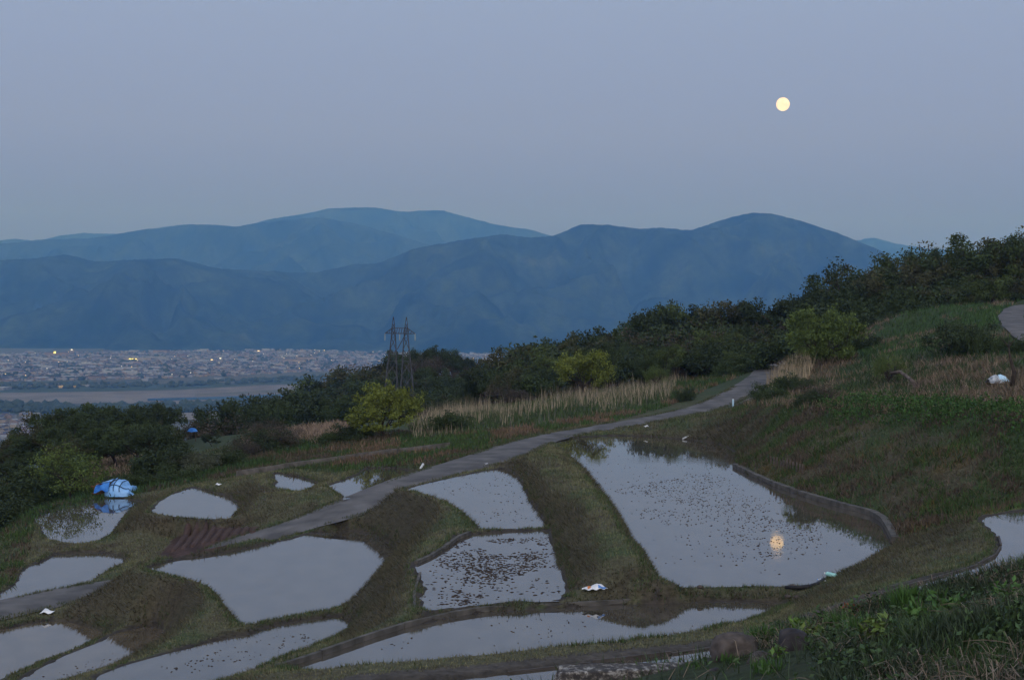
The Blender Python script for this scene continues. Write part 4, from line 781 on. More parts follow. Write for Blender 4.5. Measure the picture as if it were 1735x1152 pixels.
r, P = region_pts(REED, 9500, 21, 100, 170); dens = fbm(P[:, 0]*.22, P[:, 1]*.22, 4); P = P[dens+.25*(r.random(len(P))-.5) > -.02]; n = len(P); hh = .7+.9*np.clip(fbm(P[:, 0]*.3+40, P[:, 1]*.3, 2)+.3, 0, 1)
c = np.array([.30, .255, .18])*(.45+.8*r.random(n)[:, None]); blades('dry_reeds', P, r.uniform(.5, 1.35, n)*hh*1.15, r.uniform(.03, .06, n), c, r.normal(size=(n, 3))*.13+np.array([0, 0, 1.]), 'tall pale dry reeds standing on the far side of the road', 'reeds', rs=8)
r, P = region_pts(REED, 16000, 22, 98, 170); n = len(P); c = np.array([.045, .07, .028])*(.6+.9*r.random(n)[:, None])
blades('reed_bed_grass', P, r.uniform(.3, .75, n), r.uniform(.06, .12, n), c, r.normal(size=(n, 3))*.35+np.array([0, 0, 1.]), 'green grass growing between the dry reeds', 'grass', rs=9)
r, P = region_pts([(1285,650),(1320,668),(1370,650),(1385,605),(1330,600),(1305,620)], 1500, 23, 95, 150); n = len(P); c = np.array([.28, .23, .15])*(.55+.7*r.random(n)[:, None])
blades('dry_reeds', P, r.uniform(.9, 2.0, n), r.uniform(.035, .06, n), c, r.normal(size=(n, 3))*.13+np.array([0, 0, 1.]), 'pale dry reeds on the near side of the top of the road', 'reeds', rs=10)
VERGE = [(560,760),(700,745),(860,728),(1000,705),(1130,683),(1180,668),(1240,640),(1210,648),(1190,665),(1130,690),(1050,712),(960,725),(880,740),(800,760),(700,790),(560,800)]
r, P = region_pts(VERGE, 9000, 24, 85, 150); n = len(P); g = fbm(P[:, 0]*.3, P[:, 1]*.3, 3); c = np.where((g > -.1)[:, None], np.array([.045, .08, .026]), np.array([.13, .09, .06]))*(.6+.8*r.random(n)[:, None])
blades('verge_grass', P, r.uniform(.2, .55, n), r.uniform(.06, .12, n), c, r.normal(size=(n, 3))*.45+np.array([0, 0, 1.]), 'green verge grass along the far side of the road', 'grass', rs=11)
LEDGE = [(1385,690),(1450,688),(1600,694),(1740,700),(1740,745),(1620,735),(1500,728),(1420,722)]
r, P = region_pts(LEDGE, 9000, 61, 50, 110); n = len(P); cen = P+np.stack([r.normal(size=n)*.2, r.normal(size=n)*.2, r.uniform(.1, .75, n)*(1+fbm(P[:, 0]*.6, P[:, 1]*.6, 3))], 1); V, Fc, C = leaf_cloud(r, cen, .10, np.array([.035, .075, .02])*(.45+1.1*r.random(n)[:, None]), 1.5)
tag(mk('hanging_vines', mesh_np('hanging_vines', V, Fc, False, C), M_blade), 'thick green creepers spilling over the top of the right hand bank', 'creepers', kind='stuff')
SHELF = [(1260,690),(1340,655),(1400,600),(1440,560),(1490,535),(1540,522),(1600,520),(1800,500),(1850,715),(1735,712),(1600,705),(1450,702),(1360,695)]
r, P = region_pts(SHELF, 60000, 25, 68, 185); n = len(P); g = fbm(P[:, 0]*.35, P[:, 1]*.35, 4); u, v = to_px(P); low = v > 640
c = np.where((g > .02)[:, None], np.array([.15, .115, .08]), np.array([.038, .065, .026])); c = np.where(((v < 605))[:, None] & (g < .25)[:, None], np.array([.045, .085, .03]), c)*(.5+.95*r.random(n)[:, None])
blades('shelf_weeds', P, r.uniform(.2, .75, n)*np.where(v < 600, .9, 1), r.uniform(.05, .10, n), c, r.normal(size=(n, 3))*.55+np.array([0, 0, .8]), 'overgrown green weeds and tan dead grass on the shelf above the right hand bank', 'weeds', rs=12)
r, P = region_pts([(1480,625),(1560,612),(1700,600),(1740,640),(1735,700),(1600,700),(1450,698),(1480,660)], 6000, 26, 70, 130); n = len(P); c = np.array([.20, .155, .115])*(.5+.8*r.random(n)[:, None])
blades('arching_dead_grass', P, r.uniform(.5, 1.2, n), r.uniform(.02, .05, n), c, r.normal(size=(n, 3))*.7+np.array([-.3, 0, .7]), 'arching tan dead grass on the right hand shelf', 'dead grass', seg=2, droop=.45, rs=13)
for poly, nm, lab in (([(505,745),(535,758),(600,742),(590,722),(540,705),(500,715)], 2600, 'tan pink dead grass clump below the large dark tree'), ([(160,815),(255,808),(260,778),(190,772),(150,790)], 3000, 'tan dead grass behind the blue tarpaulin'), ([(400,758),(520,750),(600,738),(560,715),(430,725)], 2600, 'thin dead stems through the bramble patch')):
    r, P = region_pts(poly, nm, len(lab), 90, 160); n = len(P); c = np.array([.22, .165, .12])*(.5+.8*r.random(n)[:, None])
    blades('dead_grass', P, r.uniform(.5, 1.3, n), r.uniform(.04, .07, n), c, r.normal(size=(n, 3))*.4+np.array([0, 0, .9]), lab, 'dead grass', seg=2, droop=.3, rs=14)
r, P = region_pts([(-80,770),(250,770),(300,800),(470,745),(760,735),(640,752),(500,775),(400,800),(240,835),(60,880),(-80,1000)], 40000, 27, 80, 150); n = len(P); g = fbm(P[:, 0]*.3, P[:, 1]*.3, 3); c = np.where((g > -.12)[:, None], np.array([.035, .065, .024]), np.array([.075, .062, .04]))*(.6+.9*r.random(n)[:, None])
blades('hillside_grass', P, r.uniform(.25, .6, n), r.uniform(.06, .13, n), c, r.normal(size=(n, 3))*.45+np.array([0, 0, 1.]), 'thick green grass on the slope left of and above the terraces', 'grass', rs=15)
print('veg', round(time.time()-T0, 1))
# ------------------------------------------------------------------ foreground hillside: grass, broad leaved weeds, dead stems
M_fore = tint_mat('foreground_blades', rough=.6, nscale=3, amount=.2, spec=.3)
def fore_pts(n, seed, y0=9.5, y1=25.5, power=1.):
    r = np.random.default_rng(seed); out = []; tot = 0
    while tot < n:
        m = 60000; y = r.uniform(y0, y1, m); x = r.uniform(-4, 14, m); z = ground_z(x, y); u, v = to_px(np.stack([x, y, z], 1)); d, w_ = pond_dist(x, y)
        crest = np.interp(u, [880, 1180, 1285, 1450, 1640, 1735, 1900], [1150, 1118, 1095, 1040, 985, 960, 930])
        s = (u > 700) & (u < 1820) & (v < 1260) & (d > .9) & (z > -6.3) & ((u > 1390) | ((v < 1100) & (u > 1280)) | (r.random(m) < .03)); out.append(np.stack([x, y, z], 1)[s]); tot += s.sum()
    return r, np.vstack(out)[:n]
fg_green = np.array([.040, .085, .020])
r, P = fore_pts(70000, 51); g = fbm(P[:, 0]*1.1, P[:, 1]*1.1, 4); keep_ = (g > -.25) | (r.random(len(P)) < .25); P = P[keep_]; g = g[keep_]; n = len(P)
c = np.where((g > .15)[:, None], np.array([.036, .068, .019]), np.array([.028, .046, .020]))*(.5+.9*r.random(n)[:, None]); patch = fbm(P[:, 0]*.6+50, P[:, 1]*.6, 2)
blades('hillside_grass', P-[0, 0, .03], r.uniform(.10, .34, n)*(1+.5*(patch > .1)), r.uniform(.010, .022, n), c, r.normal(size=(n, 3))*.4+np.array([0, 0, 1.]), 'lush green grass on the foreground hillside at the lower right', 'grass', seg=2, droop=.28, mat=M_fore, rs=16)
r, P = fore_pts(26000, 52); g = fbm(P[:, 0]*.8+20, P[:, 1]*.8, 3); P = P[g > -.02]; n = len(P); c = np.array([.17, .135, .10])*(.45+.8*r.random(n)[:, None])
blades('dead_grass', P, r.uniform(.25, .65, n), r.uniform(.007, .015, n), c, r.normal(size=(n, 3))*.9+np.array([-.2, 0, .45]), 'pale dead grass blades tangled through the foreground grass', 'dead grass', seg=2, droop=.5, mat=M_fore, rs=17)
# tangled thin dead stems
r, P = fore_pts(700, 53); mb = MB()
for p in P[fbm(P[:, 0]*.5, P[:, 1]*.5+9, 2) > -.15]:
    a = r.uniform(0, 6.28); L = r.uniform(.15, .7); h = r.uniform(.02, .2); kx = r.uniform(-.5, .5); pts = [(p[0]+math.cos(a+kx*t)*L*t, p[1]+math.sin(a+kx*t)*L*t, p[2]+.02+h*math.sin(2.6*t)*(1-.3*t)) for t in np.linspace(0, 1, 8)]; mb.tube(pts, [.005]*6+[.003, .002], n=3, cap=False)
tag(mb.build('dead_stems', noise_mat('straw', (.10, .08, .06), (.20, .165, .125), scale=6)), 'thin bent straw coloured stems lying over the foreground grass', 'dead stems', kind='stuff')
# low broad leaves as ground cover
r, P = fore_pts(1500, 54); g = fbm(P[:, 0]*.9+70, P[:, 1]*.9, 3); P = P[g > .05]; cen = np.repeat(P, 7, 0)+r.normal(size=(len(P)*7, 3))*[.10, .10, .06]+[0, 0, .14]; n = len(cen)
V, Fc, C = leaf_cloud(r, cen, .05, np.array([.038, .072, .022])*(.4+1.*r.random(n)[:, None]), 1.7)
tag(mk('ground_cover', mesh_np('ground_cover', V, Fc, False, C), M_fore), 'low broad leaved weeds mixed into the foreground grass', 'weeds', kind='stuff')
# single plants one can point at
def leafy_plant(px, py, Y, h, wid, nst, nl, lc, col, label, red=0):
    p = at_y(px, py, Y); z = gz(p[0], Y); z = max(z, p[2]-.25); rr_ = np.random.default_rng(int(px)); o = empty('leafy_plant', (p[0], Y, z)); tag(o, label, 'plant')
    mb = MB(); cen = []
    for i in range(nst):
        a = rr_.uniform(0, 6.28); e = rr_.uniform(.1, 1)*wid; t = np.array([math.cos(a)*e, math.sin(a)*e, h*rr_.uniform(.6, 1)]); mb.tube([(0, 0, -.05), tuple(t*[.3, .3, .55]), tuple(t)], [.008, .006, .003], n=4, cap=False)
        for k in range(nl): f = .35+.65*k/nl; cen.append(t*[f, f, f]+rr_.normal(size=3)*.035)
    cen = np.array(cen); n = len(cen); cc = np.array(col)*(.6+.8*rr_.random(n)[:, None])
    if red: cc[rr_.random(n) < red] = (.16, .05, .02)
    V, Fc, C = leaf_cloud(rr_, cen, lc, cc, 1.9); mb.build('stem', M_twig, o); mk('foliage', mesh_np('foliage', V, Fc, False, C), M_fore, o)
for a in ((1350,1078,20.5,.34,.2,13,8,.065,(.085,.15,.025),'yellow green leafy plant growing over the dark boulder'),(1375,1118,19,.35,.25,14,8,.06,(.10,.14,.03),'low plant with pale yellow green leaves right of the dark boulder'),(1440,1058,21,.32,.2,12,8,.05,(.05,.09,.02),'leafy weed with a rusty red top on the crest of the foreground hill',.35),
          (1395,1065,21,.35,.2,14,7,.05,(.04,.09,.02),'bright green weed on the crest left of the rusty topped one'),(1600,1045,18,.42,.28,14,7,.09,(.05,.11,.025),'broad leaved green plant in the middle of the foreground hill'),(1552,1085,17,.5,.1,6,8,.09,(.055,.12,.025),'single upright green dock plant among dead stems'),
          (1480,1130,16,.3,.25,16,7,.06,(.09,.14,.03),'small yellowish weed near the bottom edge'),(1318,1146,17.6,.16,.14,8,6,.05,(.07,.13,.025),'tuft of leaves in front of the round boulder'),(1225,1083,20.5,.15,.1,6,5,.04,(.05,.10,.025),'tiny plant between the slab and the large boulder',0),(1700,1000,19,.4,.3,16,7,.06,(.045,.10,.02),'green weed clump at the right edge of the foreground')): leafy_plant(*a)
def tuft(px, py, Y, h, n, label, col=(.045, .105, .02)):
    p = at_y(px, py, Y); z = max(gz(p[0], Y), p[2]-.3); rr_ = np.random.default_rng(int(px*3)); P = np.stack([rr_.normal(size=n)*.09, rr_.normal(size=n)*.09, np.zeros(n)], 1)
    o = blades('grass_tuft', P, rr_.uniform(.5, 1.1, n)*h, rr_.uniform(.010, .02, n), np.array(col)*(.6+.8*rr_.random(n)[:, None]), rr_.normal(size=(n, 3))*.28+np.array([0, 0, 1.]), label, 'grass tuft', seg=2, droop=.2, mat=M_fore, rs=int(px), kind=None); o.location = (p[0], Y, z)
    if 'kind' in o: del o['kind']
for a in ((1290,1095,20.8,.5,260,'tall bright green grass tuft beside the large boulder'),(1312,1090,21,.42,220,'second grass tuft right of the tall one by the boulder'),(1365,1098,20,.45,200,'grass tuft behind the yellow green plant'),(1420,1070,20,.5,240,'grass tuft on the foreground crest below the paddy rim'),(1530,1015,20.5,.6,260,'dark green grass tuft standing against the paddy rim'),
          (1455,1095,18,.55,260,'dense grass tuft in the middle foreground'),(1240,1112,19.2,.18,60,'short grass tuft on top of the slab end'),(1180,1120,19.5,.14,50,'thin grass blades growing at the slab'),(900,1150,20.5,.2,70,'small grass tuft left of the slab'),(1300,1152,16.3,.25,110,'grass tuft at the bottom edge left of the round boulder')): tuft(*a)

# ------------------------------------------------------------------ boulders and slab
M_rock = noise_mat('brown_boulder', (.045, .038, .034), (.10, .085, .075), scale=7, rough=.9, bump=.5, bscale=18, dist=.02, c3=(.12, .11, .10))
M_rockd = noise_mat('dark_boulder', (.025, .023, .025), (.055, .05, .05), scale=5, rough=.8, bump=.6, bscale=14, dist=.02)
def lichen_mat():
    m, nt, p = nmat('lichened_stone'); N = nt.nodes; L = nt.links; tc = N.new('ShaderNodeTexCoord')
    a = N.new('ShaderNodeTexNoise'); a.inputs['Scale'].default_value = 9; a.inputs['Detail'].default_value = 8; a.inputs['Roughness'].default_value = .7; L.new(tc.outputs['Object'], a.inputs['Vector'])
    r = N.new('ShaderNodeValToRGB'); e = r.color_ramp.elements; e[0].position = .46; e[0].color = (.035, .032, .03, 1); e[1].position = .62; e[1].color = (.32, .31, .28, 1); x = e.new(.52); x.color = (.09, .08, .07, 1); L.new(a.outputs['Fac'], r.inputs[0]); L.new(r.outputs[0], p.inputs['Base Color'])
    b = N.new('ShaderNodeBump'); b.inputs['Strength'].default_value = .8; b.inputs['Distance'].default_value = .03; L.new(a.outputs['Fac'], b.inputs['Height']); L.new(b.outputs[0], p.inputs['Normal']); p.inputs['Roughness'].default_value = .95; return m
def boulder(name, c, d, seed, mat, label, cat, rz=0, boxy=0., sub=4, amp=.16):
    bm = bmesh.new(); bmesh.ops.create_icosphere(bm, subdivisions=sub, radius=1.); co = np.array([v.co[:] for v in bm.verts])
    if boxy: m = np.abs(co).max(1)[:, None]; co = co*(1-boxy)+co/m*boxy*.9
    q = co*1.3+seed*7.7; nn = fbm(q[:, 0]+q[:, 2]*.7, q[:, 1]+q[:, 2]*1.3, 4)+.5*fbm(q[:, 0]*2-q[:, 2], q[:, 1]*2+q[:, 2], 3); co = co*(1+amp*nn)[:, None]*np.array(d)/2
    for v, k in zip(bm.verts, co): v.co = k
    me = bpy.data.meshes.new(name); bm.to_mesh(me); bm.free()
    for pl in me.polygons: pl.use_smooth = True
    o = mk(name, me, mat, loc=c); o.rotation_euler[2] = rz; tag(o, label, cat); return o
def pxs(px0, px1, Y): return (px1-px0)*Y/F
c = at_y(1245, 1112, 19.6); boulder('boulder', c+np.array([0, 0, .07]), (.66, .55, .52), 1, M_rock, 'large rounded brown boulder beside the end of the lichened slab', 'boulder', amp=.2, boxy=.25)
c = at_y(1345, 1103, 18.2); boulder('boulder', c, (.42, .4, .62), 2, M_rockd, 'dark upright boulder under the yellow green plant', 'boulder', boxy=.5)
c = at_y(1290, 1124, 18.8); boulder('boulder', c, (.38, .4, .34), 3, M_rock, 'smaller brown boulder between the large one and the dark one', 'boulder')
c = at_y(1352, 1151, 16.8); boulder('boulder', c, (.56, .5, .44), 4, M_rock, 'rounded brown boulder cut by the bottom edge', 'boulder')
c = at_y(1213, 1150, 19); boulder('boulder', c, (.34, .4, .3), 5, M_rockd, 'dark rock in the shadow below the end of the slab', 'boulder')
c = at_y(1068, 1142, 20.4); boulder('stone_slab', c-np.array([0, 0, .07]), (2.45, .55, .42), 6, lichen_mat(), 'long flat stone slab speckled with white lichen at the bottom of the photo', 'stone slab', rz=.16, boxy=.82, sub=5, amp=.10)

# ------------------------------------------------------------------ concrete kerbs, each a row of cast panels
def offset_line(P, d): T = np.gradient(P[:, :2], axis=0); T /= np.maximum(np.linalg.norm(T, axis=1), 1e-6)[:, None]; Q = P.copy(); Q[:, 0] += T[:, 1]*d; Q[:, 1] -= T[:, 0]*d; return Q
def curb(pts, H, top, bottom, thick, seg, label, mat=None, ground=False, cat='kerb', name='concrete_kerb', side=1, piece='concrete_panel', gap=.02, wob=.015):
    if ground and len(pts) > 3: pts = [pts[0], pts[-1]]
    P = np.array([hit(x, y) if ground else at_h(x, y, H) for x, y in pts]); P, _ = resample(smooth(P, 1), np.zeros(len(P)), .25); d = np.r_[0, np.cumsum(np.linalg.norm(np.diff(P[:, :2], axis=0), axis=1))]; n = max(1, int(round(d[-1]/seg)))
    root = empty(name, P[len(P)//2]); tag(root, label, cat); o0 = P[len(P)//2]; rk = random.Random(int(pts[0][0])); A = P; B = offset_line(P, thick*side)
    for i in range(n):
        t0 = d[-1]*i/n+gap/2; t1 = d[-1]*(i+1)/n-gap/2; ts = np.linspace(t0, t1, max(2, int(seg/.5)+1)); zt = top+rk.uniform(-wob, wob); V = []; m = len(ts)
        for t in ts:
            a = np.array([np.interp(t, d, A[:, k]) for k in range(2)]); b = np.array([np.interp(t, d, B[:, k]) for k in range(2)])
            dz = (gz(a[0], a[1])-o0[2]) if ground else 0
            for q, z in ((a, bottom), (a, zt), (b, zt), (b, bottom)): V.append((q[0]-o0[0], q[1]-o0[1], z+dz))
        Fq = [(4*j+k, 4*j+(k+1) % 4, 4*j+4+(k+1) % 4, 4*j+4+k) for j in range(m-1) for k in range(4)]+[(0, 1, 2, 3), (4*m-4, 4*m-1, 4*m-2, 4*m-3)]
        me = bpy.data.meshes.new(piece); me.from_pydata(V, [], Fq); me.update(); bm = bmesh.new(); bm.from_mesh(me); bmesh.ops.recalc_face_normals(bm, faces=bm.faces); bm.to_mesh(me); bm.free(); mk(piece, me, mat or M_conc, root)
    return root
curb([(1205,745),(1228,752),(1249,764)], 8.5, .14, -.3, .28, 2.2, 'short concrete kerb at the far right corner of the largest paddy', side=-1)
curb([(1241,791),(1273,809),(1317,826),(1348,838),(1385,848),(1415,858),(1446,866),(1477,871),(1494,882),(1500,898),(1510,918)], 8.5, .22, -.3, .30, 2.5, 'long concrete kerb curving along the right side of the largest paddy', side=-1)
curb([(1154,1019),(1062,1023.5),(946,1029),(860,1033.6),(831,1033),(760,1045),(682,1063),(640,1078),(563,1105),(508,1124.6),(462,1137)], 8.77, .14, -.3, .13, 2.0, 'long thin concrete wall holding up the paddies above the narrow lower paddy', cat='retaining wall', name='concrete_wall', side=1)
curb([(799,905),(779,908),(760,931),(728,947),(708,955)], 8.6, .12, -.3, .14, 1.8, 'curved concrete kerb at the upper left of the paddy full of floating debris', side=1)
curb([(714,974),(709,993),(699,1010),(706,1036)], 8.6, .10, -.3, .08, 1.5, 'thin concrete edge down the left side of the debris covered paddy', side=1)
curb([(400,809),(470,799),(540,790),(600,782),(680,771),(763,760)], 9.6, .42, -.3, .18, 4., 'long low concrete kerb crossing the grass behind the smallest paddies', side=-1, ground=True)
curb([(1340,657),(1300,664),(1262,682)], 6.0, .12, -.2, .2, 3., 'low pale kerb where the side track leaves the road', side=1, ground=True)
M_board = noise_mat('wet_board', (.05, .043, .038), (.085, .075, .068), scale=2.5, rough=.7)
curb([(860,1141),(975,1128),(1062,1118),(1148,1108),(1206,1101),(1269,1086),(1340,1062),(1457,1023),(1534,994.5),(1600,975.5),(1661,960),(1694,943),(1701,926),(1694,912)], 6.3, .06, -.2, .05, 1.8, 'thin dark board edging along the curved nearest paddy', mat=M_board, cat='board edging', name='board_edging', side=-1, piece='board', wob=.03)
# stakes holding the foot of the right bank
rk = random.Random(3); M_wood = noise_mat('grey_wood', (.06, .05, .042), (.12, .10, .085), scale=5, rough=.9)
for i in range(11):
    px = 1306+i*5.4; p = at_h(px, 796+i*1.9, 8.2); mb = MB(); h = rk.uniform(.35, .6); mb.tube([(0, 0, -.2), (rk.uniform(-.03, .03), 0, h)], [.06, .05], n=7)
    tag(mb.build('wooden_stake', M_wood, loc=(p[0], p[1], gz(p[0], p[1]))), 'short weathered wooden stake in the row at the foot of the right hand bank', 'stake', 'stakes at the foot of the right bank')

# ------------------------------------------------------------------ clods and straw floating on the paddies
M_deb = noise_mat('floating_clods', (.018, .013, .010), (.045, .032, .024), scale=4, rough=.9)
def debris(key, spots, seed, label, smin=.03, smax=.085):
    w, P, dh = POLY[key]; r = np.random.default_rng(seed); V = []; Fq = []
    for (poly, n, thr) in spots:
        pa = np.array([at_h(x, y, -w)[:2] for x, y in poly]); lo = pa.min(0); hi = pa.max(0); k = 0; tries = 0
        while k < n and tries < 60:
            tries += 1; x = r.uniform(lo[0], hi[0], 3000); y = r.uniform(lo[1], hi[1], 3000); s = inside(x, y, pa) & inside(x, y, P) & (fbm(x*.55+seed, y*.4, 4) > thr+.35*(r.random(3000)-.5)); x = x[s][:n-k]; y = y[s][:n-k]
            for a, b in zip(x, y):
                m = 6; R = r.uniform(smin, smax)*(1.6 if r.random() < .06 else 1); ang = r.uniform(0, 6.28); sq = r.uniform(.35, .9); base_ = len(V); tz = r.uniform(.008, .03)
                for q in range(m): t = 2*math.pi*q/m; rad = R*r.uniform(.6, 1.15); X = math.cos(t)*rad; Y = math.sin(t)*rad*sq; V.append((a+X*math.cos(ang)-Y*math.sin(ang), b+X*math.sin(ang)+Y*math.cos(ang), w-.005))
                V.append((a, b, w+tz))
                for q in range(m): Fq.append((base_+q, base_+(q+1) % m, base_+m))
            k += len(x)
    me = mesh_np('floating_debris', V, Fq); tag(mk('floating_debris', me, M_deb), label, 'floating debris', kind='stuff')
debris('big', [([(1040,830),(1180,800),(1290,820),(1380,880),(1400,920),(1330,960),(1240,950),(1100,900)], 1100, .04), ([(960,760),(1230,760),(1480,890),(1400,975),(1120,980)], 450, -.1), ([(1260,860),(1390,870),(1400,960),(1280,960)], 120, -.1)], 5, 'dark clods and straw scattered over the largest paddy around the mirrored moon')
debris('debris', [([(770,915),(920,910),(925,960),(850,985),(790,960),(745,965),(745,940)], 800, -.05), ([(790,960),(850,970),(810,1025),(760,1030)], 220, -.05), ([(725,950),(950,905),(955,1005),(715,1030)], 330, -.2)], 8, 'thick scatter of brown clods on the middle paddy', .05, .13)
debris('upper_mid', [([(740,815),(860,800),(915,885),(810,885)], 150, .0)], 9, 'few clods on the paddy beside the steep dike', .03, .08)
debris('strip', [([(700,1060),(1300,1025),(1200,1060),(560,1120)], 60, -.1)], 10, 'few clods on the long narrow lower paddy', .03, .07)
debris('lower_mid', [([(420,1085),(580,1060),(500,1100),(300,1145),(260,1130)], 90, -.1)], 12, 'few clods on the narrow paddy at the lower left', .03, .08)
debris('low_small', [([(60,1150),(250,1085),(270,1095),(140,1140)], 50, -.1)], 13, 'few clods on the small triangular paddy at the lower left', .03, .08)

# ------------------------------------------------------------------ blue tarpaulin over a wood pile
def noisy_cloth(fn, nu, nv, name): V = [fn(i/(nu-1), j/(nv-1)) for j in range(nv) for i in range(nu)]; Q = [(j*nu+i, j*nu+i+1, (j+1)*nu+i+1, (j+1)*nu+i) for j in range(nv-1) for i in range(nu-1)]; return mesh_np(name, V, Q, True)
M_tarp = noise_mat('pale_blue_tarpaulin', (.15, .37, .68), (.26, .50, .82), scale=2, rough=.45, bump=.9, bscale=6, dist=.06, spec=.5)
M_tarpd = noise_mat('deep_blue_tarpaulin', (.02, .12, .42), (.06, .24, .60), scale=2, rough=.5, bump=.9, bscale=6, dist=.06)
M_rope = noise_mat('dark_rope', (.02, .04, .07), (.04, .07, .12), scale=5)
Yt = 11.9*F/(842-536)*1.01; tp = at_y(205, 838, Yt+1.2); tz = gz(tp[0], tp[1]); tr = empty('tarpaulin_pile', (tp[0], tp[1], tz)); tag(tr, 'heap under a pale blue tarpaulin tied down with ropes, beside the leftmost upper paddy', 'tarpaulin')
sc_ = Yt/F
def tf(u, v):                          # u along, v over the heap from front to back
    x = (u-.5)*46*sc_; a = v*math.pi; hgt = 25*sc_*(math.sin(min(1, u*1.18+.08)*math.pi*.86)**.55)*(1 if u < .92 else (1-u)/.08*.7+.3)
    q = np.array([u*5+v]); f = fbm(q*1.3, np.array([v*6.]), 4)[0]; return (x+.12*f, -math.cos(a)*1.25*(.75+.25*math.sin(u*3.1))+.1*f, max(-.02, hgt*math.sin(a)**.6*(1+.10*f)-.02+(.02 if .1 < v < .9 else 0)))
mk('sheet', noisy_cloth(tf, 26, 20, 'sheet'), M_tarp, tr)
def tf2(u, v): x = (-23-14*(1-u))*sc_+.1; x = (-37+24*u)*sc_; z = (16+9*u)*sc_*(1-.55*v)-.25*v*math.sin(u*9)*.4; return (x, -.9-.45*v+.15*math.sin(u*7), z+.05*math.sin(u*13+v*5))
mk('loose_flap', noisy_cloth(tf2, 14, 7, 'loose_flap'), M_tarpd, tr)
def tf3(u, v): x = (-37+26*u)*sc_; return (x, -.9+1.7*v, (16+9*u)*sc_+.06*math.sin(v*9+u*4)+.03)
mk('sheet', noisy_cloth(tf3, 12, 8, 'sheet'), M_tarp, tr)
def tf4(u, v): return ((18+16*u)*sc_, -1.1+.5*v*(1-u*.7), .02+.20*(1-u)+.05*math.sin(u*6)+.12*u*v)
mk('trailing_corner', noisy_cloth(tf4, 10, 5, 'trailing_corner'), M_tarp, tr)
for u0 in (.38, .62):
    mb = MB(); mb.tube([tuple(np.array(tf(u0, v))+np.array([0, 0, .02])+np.array([0, -.03, 0])) for v in np.linspace(.06, .94, 14)], .03, n=5); mb.build('rope', M_rope, tr)
mb = MB(); mb.tube([tuple(np.array(tf(u, .22))+np.array([0, -.04, .02])) for u in np.linspace(.1, .95, 14)], .03, n=5); mb.build('rope', M_rope, tr)
M_log = noise_mat('reddish_planks', (.07, .035, .022), (.14, .075, .045), scale=6)
for i in range(9): mb = MB(); mb.box((-30*sc_+.15*(i % 3)+.9*(i % 2)*.4, -.55+.12*(i % 2), .1+.13*(i//1)*.62), (1.3, .16, .11), rz=.05*(i-4)); mb.build('plank', M_log, tr)
# small blue sheet far left on the brow
p = at_y(326, 731, 152); t2 = empty('tarpaulin_pile', (p[0], p[1], gz(p[0], p[1]))); tag(t2, 'small bright blue sheet over a low heap on the brow above the terraces', 'tarpaulin')
mk('sheet', noisy_cloth(lambda u, v: ((u-.5)*1.0, (v-.5)*.9, max(0, p[2]-gz(p[0], p[1]))+.42*math.sin(math.pi*u)**.5*math.sin(math.pi*v)**.5+.03*math.sin(9*u)), 10, 8, 'sheet'), M_tarpd, t2)
mb = MB(); mb.tube([(.35, 0, 0), (.35, 0, 1.3)], .04, n=6); mb.build('pole', M_wood, t2)

# ------------------------------------------------------------------ small things
M_white = noise_mat('white_plastic', (.55, .57, .58), (.75, .77, .78), scale=5, rough=.5, bump=.4, bscale=9)
M_orange = noise_mat('orange_print', (.5, .16, .05), (.6, .22, .08), scale=8); M_pblue = noise_mat('blue_print', (.08, .20, .5), (.12, .28, .6), scale=8)
M_lblue = noise_mat('light_blue_paint', (.35, .55, .70), (.48, .68, .80), scale=6, rough=.6)
M_pvc = noise_mat('grey_white_pipe', (.42, .44, .45), (.58, .60, .60), scale=3, rough=.6)
def on_ground(px, py, H): p = hit(px, py); return Vector(p.tolist())
b = on_ground(1008, 1002, 8.45); bag = empty('fertiliser_bag', b+Vector((0, 0, .02)), .12); tag(bag, 'empty white plastic fertiliser bag lying at the foot of the steep dike', 'plastic bag')
def bf(u, v): th = (v-.5)*2; w = .14*(math.sin(math.pi*min(1, u*1.1+.02))**.5+.15); return ((u-.5)*.82, th*w, .02+.10*(1-th*th)*math.sin(math.pi*u)+.09*math.exp(-((u-.66)/.16)**2)*(1-abs(th)*.8)+.02*math.sin(u*21+v*7))
mk('bag', noisy_cloth(bf, 26, 10, 'bag'), M_white, bag)
mk('orange_marking', noisy_cloth(lambda u, v: tuple(np.array(bf(.20+.12*u, .12+.45*v))+np.array([0, 0, .008])), 6, 6, 'orange_marking'), M_orange, bag)
mk('blue_marking', noisy_cloth(lambda u, v: tuple(np.array(bf(.60+.32*u, .02+.22*v))+np.array([0, 0, .008])), 8, 5, 'blue_marking'), M_pblue, bag)
b = on_ground(1242, 690, 6.75); po = empty('marker_post', b); tag(po, 'slim light blue post at the edge of the road', 'post'); mb = MB(); mb.tube([(0, 0, -.1), (0, 0, .62)], .075, n=10); mb.build('post', M_lblue, po); mb = MB(); mb.tube([(0, 0, .622), (0, 0, .66)], [.08, .05], n=10); mb.build('cap', M_white, po)
def pole(name, a, c, rad, mat, label, cat): a = np.array(a); c = np.array(c); mb = MB(); mb.tube([(0, 0, 0), tuple((c-a)*.5+np.array([0, 0, .01])), tuple(c-a)], rad, n=8); tag(mb.build(name, mat, loc=tuple(a)), label, cat)
pole('plastic_pipe', at_h(1157, 743, 8.42), at_h(1190, 729, 8.0), .055, M_pvc, 'pale pipe leaning on the far bank of the largest paddy', 'pipe')
pole('plastic_pipe', at_h(709, 800, 9.45), at_y(717, 786, 87.5), .075, M_pvc, 'short pale pipe standing aslant at the corner of the paddy by the road', 'pipe')
pole('concrete_step', at_h(1098, 728, 8.2), at_h(1160, 718, 7.75), .07, M_conc, 'pale concrete edge strip between road and largest paddy', 'edging')
